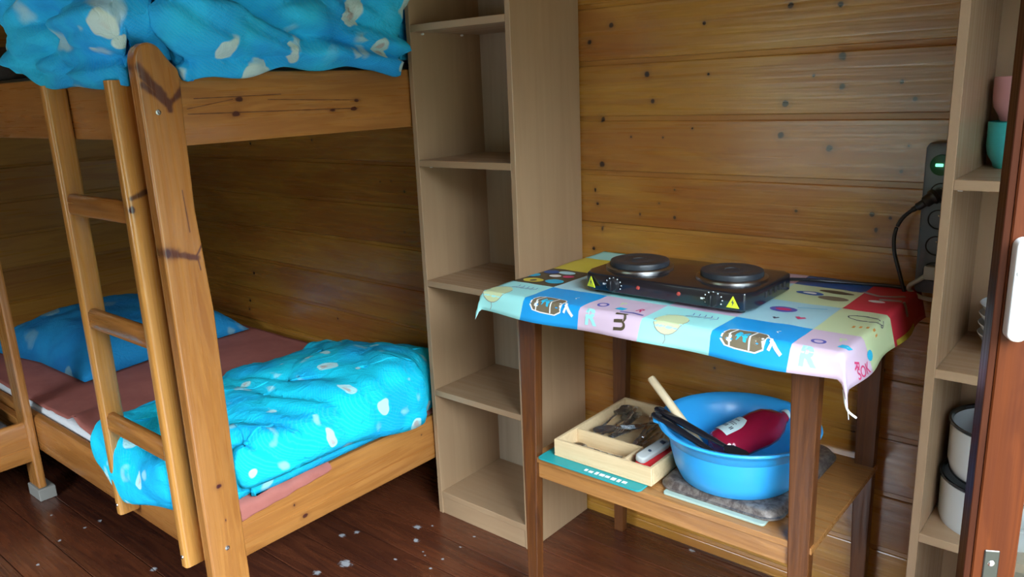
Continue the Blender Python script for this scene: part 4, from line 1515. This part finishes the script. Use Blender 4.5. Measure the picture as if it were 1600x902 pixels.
# glass board, baking tin, basin and what is in it
bm = prism(NB(), rrect(-0.840, -0.476, -0.590, -0.10, 0.008, 3), 2, SZ, SZ + .006, 0.001, 1)
single('glass_board', bm, M_glass, 'pale glass chopping board under the baking tin', 'chopping board')
bt = NB()
BO = SZ + .0065
outer = rrect(-0.866, -0.462, -0.565, -0.042, 0.045, 8)
inner = rrect(-0.852, -0.448, -0.579, -0.056, 0.036, 8)
floor_ = rrect(-0.842, -0.438, -0.589, -0.066, 0.030, 8)
t = bmesh.new()
lv = [[(p, BO) for p in outer], [(p, BO + .004) for p in outer], [(p, BO + .0055) for p in rrect(-0.862, -0.458, -0.569, -0.046, 0.043, 8)],
      [(p, BO + .016) for p in rrect(-0.856, -0.452, -0.575, -0.052, 0.040, 8)], [(p, BO + .019) for p in rrect(-0.852, -0.448, -0.579, -0.056, 0.037, 8)], [(p, BO + .0195) for p in floor_]]
R_ = [[t.verts.new((p[0], p[1], z)) for p, z in L] for L in lv]
n_ = len(outer)
for a, b in zip(R_, R_[1:]):
    for i in range(n_):
        t.faces.new((a[i], a[(i + 1) % n_], b[(i + 1) % n_], b[i]))
t.faces.new(R_[0][::-1])
t.faces.new(R_[-1])
merge(bt, t)
single('baking_tin', bt, M_bake, 'worn grey-brown upturned baking tin with rounded corners under the blue basin', 'baking tin', smooth=True)
bc = Vector((-0.722, -0.325, BO + .0197))
bs = thing('basin', 'light blue plastic washing-up basin on the table shelf', 'basin', bc)
prof = [(0, 0.004), (0.118, 0.004), (0.128, 0.0), (0.135, 0.004), (0.148, 0.035), (0.158, 0.080), (0.162, 0.108), (0.166, 0.112), (0.172, 0.126), (0.180, 0.140), (0.187, 0.143), (0.189, 0.147),
        (0.186, 0.151), (0.178, 0.150), (0.171, 0.144), (0.163, 0.122), (0.158, 0.112), (0.153, 0.080), (0.143, 0.036), (0.130, 0.010), (0.116, 0.0075), (0, 0.0075)]
prof = [(r, z * 0.905) for r, z in prof]
part('bowl', lathe(NB(), prof, (0, 0, 0), 96), M_basin, bs, True, world=False)
bm = NB()
ang = math.radians(205)
prism(bm, [(0.180, -.040), (0.198, -.026), (0.202, 0), (0.198, .026), (0.180, .040)], 2, 0.1300, 0.1355, 0.002, 2)
bmesh.ops.rotate(bm, verts=bm.verts, cent=(0, 0, 0), matrix=Matrix.Rotation(ang, 3, 'Z'))
part('grip', bm, M_basin, bs, True, world=False)

# red washing-up liquid bottle lying in the basin
A_ = Vector((-0.765, -0.345, 0.532))
B_ = Vector((-0.672, -0.180, 0.577))
ax = (B_ - A_).normalized()
bo = thing('bottle', 'clear bottle of red washing-up liquid lying in the blue basin', 'bottle', A_)
q = Vector((0, 0, 1)).rotation_difference(ax).to_matrix()
def orient(bm):
    bmesh.ops.rotate(bm, verts=bm.verts, cent=(0, 0, 0), matrix=q)
    return bm
bm = lathe(NB(), [(0, 0), (.034, .001), (.040, .008), (.042, .03), (.040, .07), (.043, .12), (.041, .150), (.030, .178), (.016, .195), (.014, .205), (0, .205)], (0, 0, 0), 40)
for v in bm.verts:
    v.co.x *= 1.12
bb = part('body', orient(bm), M_redliq, bo, True, world=False)
bm = lathe(NB(), [(0, .205), (.017, .205), (.017, .222), (.010, .226), (.008, .240), (0, .241)], (0, 0, 0), 24)
part('cap', orient(bm), M_label, bo, True, world=False, label='white cap')
# label: a curved patch on the upper left side
bm = NB()
side = q.inverted() @ Vector((-0.45, -0.55, 0.70))
a0 = math.atan2(side.y, side.x)
g_ = []
for i in range(13):
    row = []
    for j in range(11):
        a = a0 - 0.62 + 1.24 * i / 12
        z = 0.022 + 0.070 * j / 10
        if j > 5:
            z -= 0.0
        shrink = 1 - 0.45 * max(0, (j - 5) / 5) ** 2
        a = a0 + (a - a0) * shrink
        r = 0.0437
        row.append(bm.verts.new((r * 1.12 * math.cos(a), r * math.sin(a), z)))
    g_.append(row)
for i in range(12):
    for j in range(10):
        bm.faces.new((g_[i][j], g_[i + 1][j], g_[i + 1][j + 1], g_[i][j + 1]))
lbp = part('front_label', orient(bm), M_label, bb, True, world=False, label='white label with dark print')
bm = NB()
for j, (z, wd, hh) in enumerate(((0.040, .90, .010), (0.056, .5, .003), (0.062, .6, .003), (0.074, .35, .005))):
    k = 9 if j == 0 else 6
    for i in range(k):
        if random.random() < 0.15:
            continue
        a = a0 - 0.5 * wd + wd * (i + .5) / k
        da = wd / k * 0.32
        vs = [bm.verts.new((.0442 * 1.12 * math.cos(t_), .0442 * math.sin(t_), z_)) for t_, z_ in ((a - da, z), (a + da, z), (a + da, z + hh), (a - da, z + hh))]
        bm.faces.new(vs)
part('label_print', orient(bm), M_ink, lbp, world=False)

# wooden spoon and black utensils leaning in the basin
bm = NB()
p0, p1 = Vector((-0.926, -0.385, 0.697)), Vector((-0.815, -0.392, 0.588))
dr = (p1 - p0).normalized()
tube(bm, [p0, p0 + dr * .004, p0.lerp(p1, .5), p1], [.0075, .0100, .0102, .0098], 16)
ws = thing('wooden_stick', 'pale wooden stick sticking up out of the blue basin', 'stick', p1 + dr * .07)
part('handle', bm, M_stick, ws, True)
p2 = p1 + dr * 0.055
bm = tube(NB(), [p1, p2, p2 + dr * .012], [.0098, .0095, .007], 16)
part('handle_end', bm, M_stick, ws, True)


def utensil(name, a, b, label, cat, head):
    a, b = Vector(a), Vector(b)
    d = (b - a).normalized()
    t = thing(name, label, cat, b)
    L = (b - a).length
    pts = [a, a + d * .006, a.lerp(b, .35), a.lerp(b, .7), b]
    part('handle', tube(NB(), pts, [.006, .0105, .0125, .010, .0065], 16, flat=(1.0, .6)), M_black, t, True)
    bm = tube(NB(), [a + d * .012 + Vector((0, 0, .0065)), a + d * .026 + Vector((0, 0, .0072))], [.0036, .0036], 12)
    part('hanging_hole', bm, M_socket, t, True)
    s = d.cross(Vector((0, 0, 1))).normalized()
    u_ = s.cross(d)
    bm = NB()
    pts = [(0, -.006), (.012, -.020), (.045, -.026), (.058, -.022), (.062, 0), (.058, .022), (.045, .026), (.012, .020), (0, .006)]
    A = [bm.verts.new(b + d * (px * head) + s * (py * head) + u_ * .0015) for px, py in pts]
    B = [bm.verts.new(b + d * (px * head) + s * (py * head) - u_ * .0015) for px, py in pts]
    bm.faces.new(A)
    bm.faces.new(B[::-1])
    for i in range(len(pts)):
        bm.faces.new((A[i], B[i], B[(i + 1) % len(pts)], A[(i + 1) % len(pts)]))
    part('blade', bm, M_black, t)


utensil('spatula', (-0.905, -0.395, 0.624), (-0.705, -0.432, 0.592), 'black plastic spatula lying across the basin rim, upper of two', 'spatula', .9)
utensil('ladle', (-0.900, -0.418, 0.619), (-0.715, -0.448, 0.574), 'black plastic utensil under the spatula at the near basin rim', 'kitchen utensil', .6)

# ------------------------------------------------------------------ mugs, bowls and pots in the right bookcase


def mug(x, y, z, r, h, mat, label, hang):
    t = thing('mug', label, 'mug', (x, y, z), 0.0, 'stacked mugs')
    prof = [(0, .003), (r * .62, .003), (r * .66, 0), (r * .70, .003), (r * .74, .010), (r * .93, .028), (r * .985, .045), (r, h - .002), (r * .985, h), (r * .96, h - .002), (r * .94, .045), (r * .88, .030), (r * .6, .009), (0, .008)]
    part('cup', lathe(NB(), prof, (0, 0, 0), 56), mat, t, True, world=False)
    ca, sa = math.cos(hang), math.sin(hang)
    pts = [(r * .97, h * .80), (r * 1.30, h * .82), (r * 1.52, h * .60), (r * 1.42, h * .34), (r * .95, h * .24)]
    part('handle', tube(NB(), catmull([(p * ca, p * sa, q_) for p, q_ in pts], 7), 0.0052, 12), mat, t, True, world=False)


mug(-0.257, -0.075, 1.2005, 0.0535, 0.094, M_teal, 'turquoise mug at the bottom of the two on the upper shelf', -0.9)
mug(-0.256, -0.075, 1.2955, 0.0515, 0.088, M_pink, 'pink mug stacked on top of the turquoise one', -0.7)


def bowl(x, y, z, r, h, label, mat=M_white, group='stacked bowls'):
    prof = [(0, .004), (r * .45, .004), (r * .47, 0), (r * .52, .001), (r * .55, .005), (r * .80, h * .45), (r * .97, h * .92), (r, h), (r * .985, h + .001), (r * .95, h * .93), (r * .76, h * .5), (r * .5, .009), (0, .008)]
    single('bowl', lathe(NB(), prof, (x, y, z), 56), mat, label, 'bowl', group, smooth=True, origin=(x, y, z))


bz = 0.8225
for k, lab in enumerate(('white bowl at the bottom of the stack on the middle shelf', 'white bowl second from the bottom of the stack on the middle shelf',
                         'white bowl third from the bottom of the stack on the middle shelf', 'white bowl fourth from the bottom, under the small one')):
    bowl(-0.197, -0.150, bz + k * .021, 0.0800, 0.046, lab)
bowl(-0.188, -0.150, bz + 3 * .021 + .0105, 0.052, 0.052, 'small white bowl on top of the bowl stack')


def pot(x, y, z, r, h, label, hang):
    t = thing('pot', label, 'pot', (x, y, z), 0.0, 'enamel pots')
    prof = [(0, 0.002), (r * .80, 0.002), (r * .90, .004), (r * .97, .018), (r, .035), (r, h - .012), (r * .995, h - .004)]
    inner_ = [(r * .965, h - .004), (r * .965, .035), (r * .93, .016), (r * .80, .008), (0, .008)]
    body = part('body', lathe(NB(), prof + inner_, (0, 0, 0), 72), M_enamel, t, True, world=False)
    part('rim', lathe(NB(), [(r * .985, h - .005), (r * 1.025, h - .003), (r * 1.045, h), (r * 1.03, h + .004), (r * .985, h + .003), (r * .955, h - .003), (r * .985, h - .005)], (0, 0, 0), 72), M_enamelrim, t, True, world=False)
    part('base_ring', lathe(NB(), [(r * .90, .000), (r * .945, .004), (r * .96, .0085), (r * .935, .0085), (r * .88, .002)], (0, 0, 0), 72), M_enamelrim, t, True, world=False)
    for s in (hang, hang + PI):
        ca, sa = math.cos(s), math.sin(s)
        pts = [(r * .98, -.042, h * .62), (r + .018, -.036, h * .66), (r + .026, 0, h * .67), (r + .018, .036, h * .66), (r * .98, .042, h * .62)]
        P_ = [(a * ca - b * sa, a * sa + b * ca, c) for a, b, c in pts]
        part('handle', tube(NB(), catmull(P_, 7), .0075, 12, flat=(1, .55)), M_enamel, t, True, world=False)
    return t


PXc, PYc = -0.198, -0.175
pot(PXc, PYc, 0.4315, 0.113, 0.124, 'white enamel pot with a black rim standing on the shelf under another pot', -1.35)
pot(PXc + .004, PYc, 0.5600, 0.109, 0.118, 'white enamel pot holding enamelware, stacked on the lower pot', -1.20)
em = thing('enamel_mug', 'white enamel mug with a black rim tilted inside the upper pot', 'mug', (PXc + .028, PYc - .008, 0.606))
em.rotation_euler = (0.25, -0.35, 0)
part('cup', lathe(NB(), [(0, 0), (.036, 0), (.039, .004), (.043, .085), (.041, .085), (.037, .006), (0, .004)], (0, 0, 0), 48), M_enamel, em, True, world=False)
part('rim', lathe(NB(), [(.0425, .083), (.0455, .086), (.043, .089), (.040, .086), (.0425, .083)], (0, 0, 0), 48), M_enamelrim, em, True, world=False)
el = thing('enamel_saucer', 'white enamel saucer leaning inside the upper pot', 'saucer', (PXc - .030, PYc - .040, 0.628))
el.rotation_euler = (0.15, 0.45, 0.2)
part('disc', lathe(NB(), [(0, .022), (.02, .021), (.040, .014), (.047, .004), (.050, 0), (.046, .001), (.039, .011), (.02, .018), (0, .019)], (0, 0, 0), 48), M_enamel, el, True, world=False)
part('knob', lathe(NB(), [(0, .036), (.008, .035), (.010, .030), (.006, .024), (.006, .020), (0, .020)], (0, 0, 0), 24), M_enamelrim, el, True, world=False)

# ------------------------------------------------------------------ the door leaf at the right
TH = math.radians(27.7)
P0 = Vector((-0.167, -0.75, 0))
dl = thing('door', 'dark red-brown glazed door leaf with white handle at the right edge', 'door', P0, TH)
DT = 0.040
for _m in (M_door, M_door_dk):
    _m.node_tree.nodes['Principled BSDF'].inputs['Specular IOR Level'].default_value = 0.12
LW = 0.455
# local x along the leaf, local y into its thickness (front face y=0 towards the camera)
part('stile', box(NB(), (0.009, 0.0, 0.03), (0.068, DT, 2.04), 0.002, 1), M_door, dl, world=False)
part('edge_strip', prism(NB(), [(0.0088, 0.003), (0.0088, DT - .004), (0.0, DT - .004), (0.0, 0.006)], 2, 0.03, 2.04, 0.001, 1), M_door_dk, dl, world=False, label='dark edge strip')
part('stile', box(NB(), (LW - .065, 0.0, 0.03), (LW, DT, 2.04), 0.002, 1), M_door, dl, world=False)
part('rail', box(NB(), (0.068, 0.0, 0.03), (LW - .065, DT, 0.42), 0.002, 1), M_door, dl, world=False)
part('rail', box(NB(), (0.068, 0.0, 0.80), (LW - .065, DT, 0.801), 0.0), M_door, dl, world=False) if False else None
part('rail', box(NB(), (0.068, 0.0, 1.94), (LW - .065, DT, 2.04), 0.002, 1), M_door, dl, world=False)
part('pane', box(NB(), (0.068, 0.016, 0.42), (LW - .065, 0.022, 1.94)), M_paneglass, dl, world=False)
bm = NB()
prism(bm, rrect(0.0105, 1.034, 0.036, 1.178, 0.0115, 6), 1, -0.0225, -0.0005, 0.004, 3)
hd = part('handle', bm, M_pvc, dl, True, world=False, label='white plastic handle')
part('handle_collar', box(NB(), (0.0125, -0.0245, 1.128), (0.0355, -0.0020, 1.134), 0.001, 1), M_grey, hd, world=False)
part('latch_plate', box(NB(), (0.023, -0.0022, 0.54), (0.044, 0.0005, 0.699), 0.0015, 1), M_plate, dl, world=False, label='dark steel latch plate')
part('screw', lathe(NB(), [(0, .0016), (.003, .0015), (.0048, .0002), (.005, 0)], (0.0335, -0.0022, 0.677), 20, axis=(0, -1, 0)), M_screw, dl, True, world=False)
part('hinge', lathe(NB(), [(0, 0), (.007, 0), (.007, .09), (0, .09)], (LW + .004, .008, 1.7), 16), M_plate, dl, True, world=False)
part('hinge', lathe(NB(), [(0, 0), (.007, 0), (.007, .09), (0, .09)], (LW + .004, .008, .3), 16), M_plate, dl, True, world=False)

# ------------------------------------------------------------------ camera
yaw, pitch, roll = math.radians(40.46973851), math.radians(14.30012616), math.radians(-2.38903839)
fpx = 1225.562
cy_, sy_ = math.cos(yaw), math.sin(yaw)
cp, sp_ = math.cos(pitch), math.sin(pitch)
fwd = Vector((-sy_ * cp, cy_ * cp, -sp_))
right = Vector((cy_, sy_, 0))
up = right.cross(fwd)
cr, sr = math.cos(roll), math.sin(roll)
r2 = cr * right + sr * up
u2 = -sr * right + cr * up
cam = bpy.data.cameras.new('camera')
cam.sensor_fit = 'HORIZONTAL'
cam.sensor_width = 36
cam.lens = fpx * 36 / 1600
cam.clip_start = 0.02
co = bpy.data.objects.new('camera', cam)
COL.objects.link(co)
co.matrix_world = Matrix(((r2.x, u2.x, -fwd.x, 0.0), (r2.y, u2.y, -fwd.y, -1.98128), (r2.z, u2.z, -fwd.z, 1.4), (0, 0, 0, 1)))
S.camera = co

# ------------------------------------------------------------------ light: an overcast bright sky through the doorway and the window
wd = bpy.data.worlds.new('sky')
S.world = wd
wd.use_nodes = True
bg = wd.node_tree.nodes['Background']
gw = G(wd.node_tree)
dirv = gw.n('ShaderNodeTexCoord').outputs['Generated']
sepw = gw.n('ShaderNodeSeparateXYZ')
wd.node_tree.links.new(dirv, sepw.inputs[0])
# dark horizon band added to dim the upper room, bright overcast sky above it
band_edge = gw.noise(dirv, 9, 4)
el_ = gw.math('ADD', sepw.outputs[2], gw.math('MULTIPLY', gw.math('SUBTRACT', band_edge, 0.5), 0.12))
skyf = gw.mr(el_, 0.20, 0.36, 0, 1)
colw = gw.mix(skyf, (0.030, 0.040, 0.030), (0.78, 0.91, 1.0))
wd.node_tree.links.new(colw, bg.inputs['Color'])
bg.inputs['Strength'].default_value = 34.0


def portal(name, loc, rot, sx, sy):
    li = bpy.data.lights.new(name, 'AREA')
    li.shape = 'RECTANGLE'
    li.size, li.size_y = sx, sy
    li.cycles.is_portal = True
    o = bpy.data.objects.new(name, li)
    COL.objects.link(o)
    o.location = loc
    o.rotation_euler = rot
    return o


portal('doorway_portal', (RX1 + .05, (DY0 + DY1) / 2, DZ / 2), (0, PI / 2, 0), DZ, DY1 - DY0)
portal('window_portal', ((WX0 + WX1) / 2, RY0 - .05, (WZ0 + WZ1) / 2), (PI / 2, 0, 0), WX1 - WX0, WZ1 - WZ0)
vs = S.view_settings
vs.view_transform = 'Standard'
vs.look = 'None'
vs.exposure = 0.0
vs.gamma = 1.0
vs.use_curve_mapping = False
S.cycles.use_denoising = True
S.cycles.max_bounces = 8
S.cycles.diffuse_bounces = 5
S.cycles.sample_clamp_indirect = 6
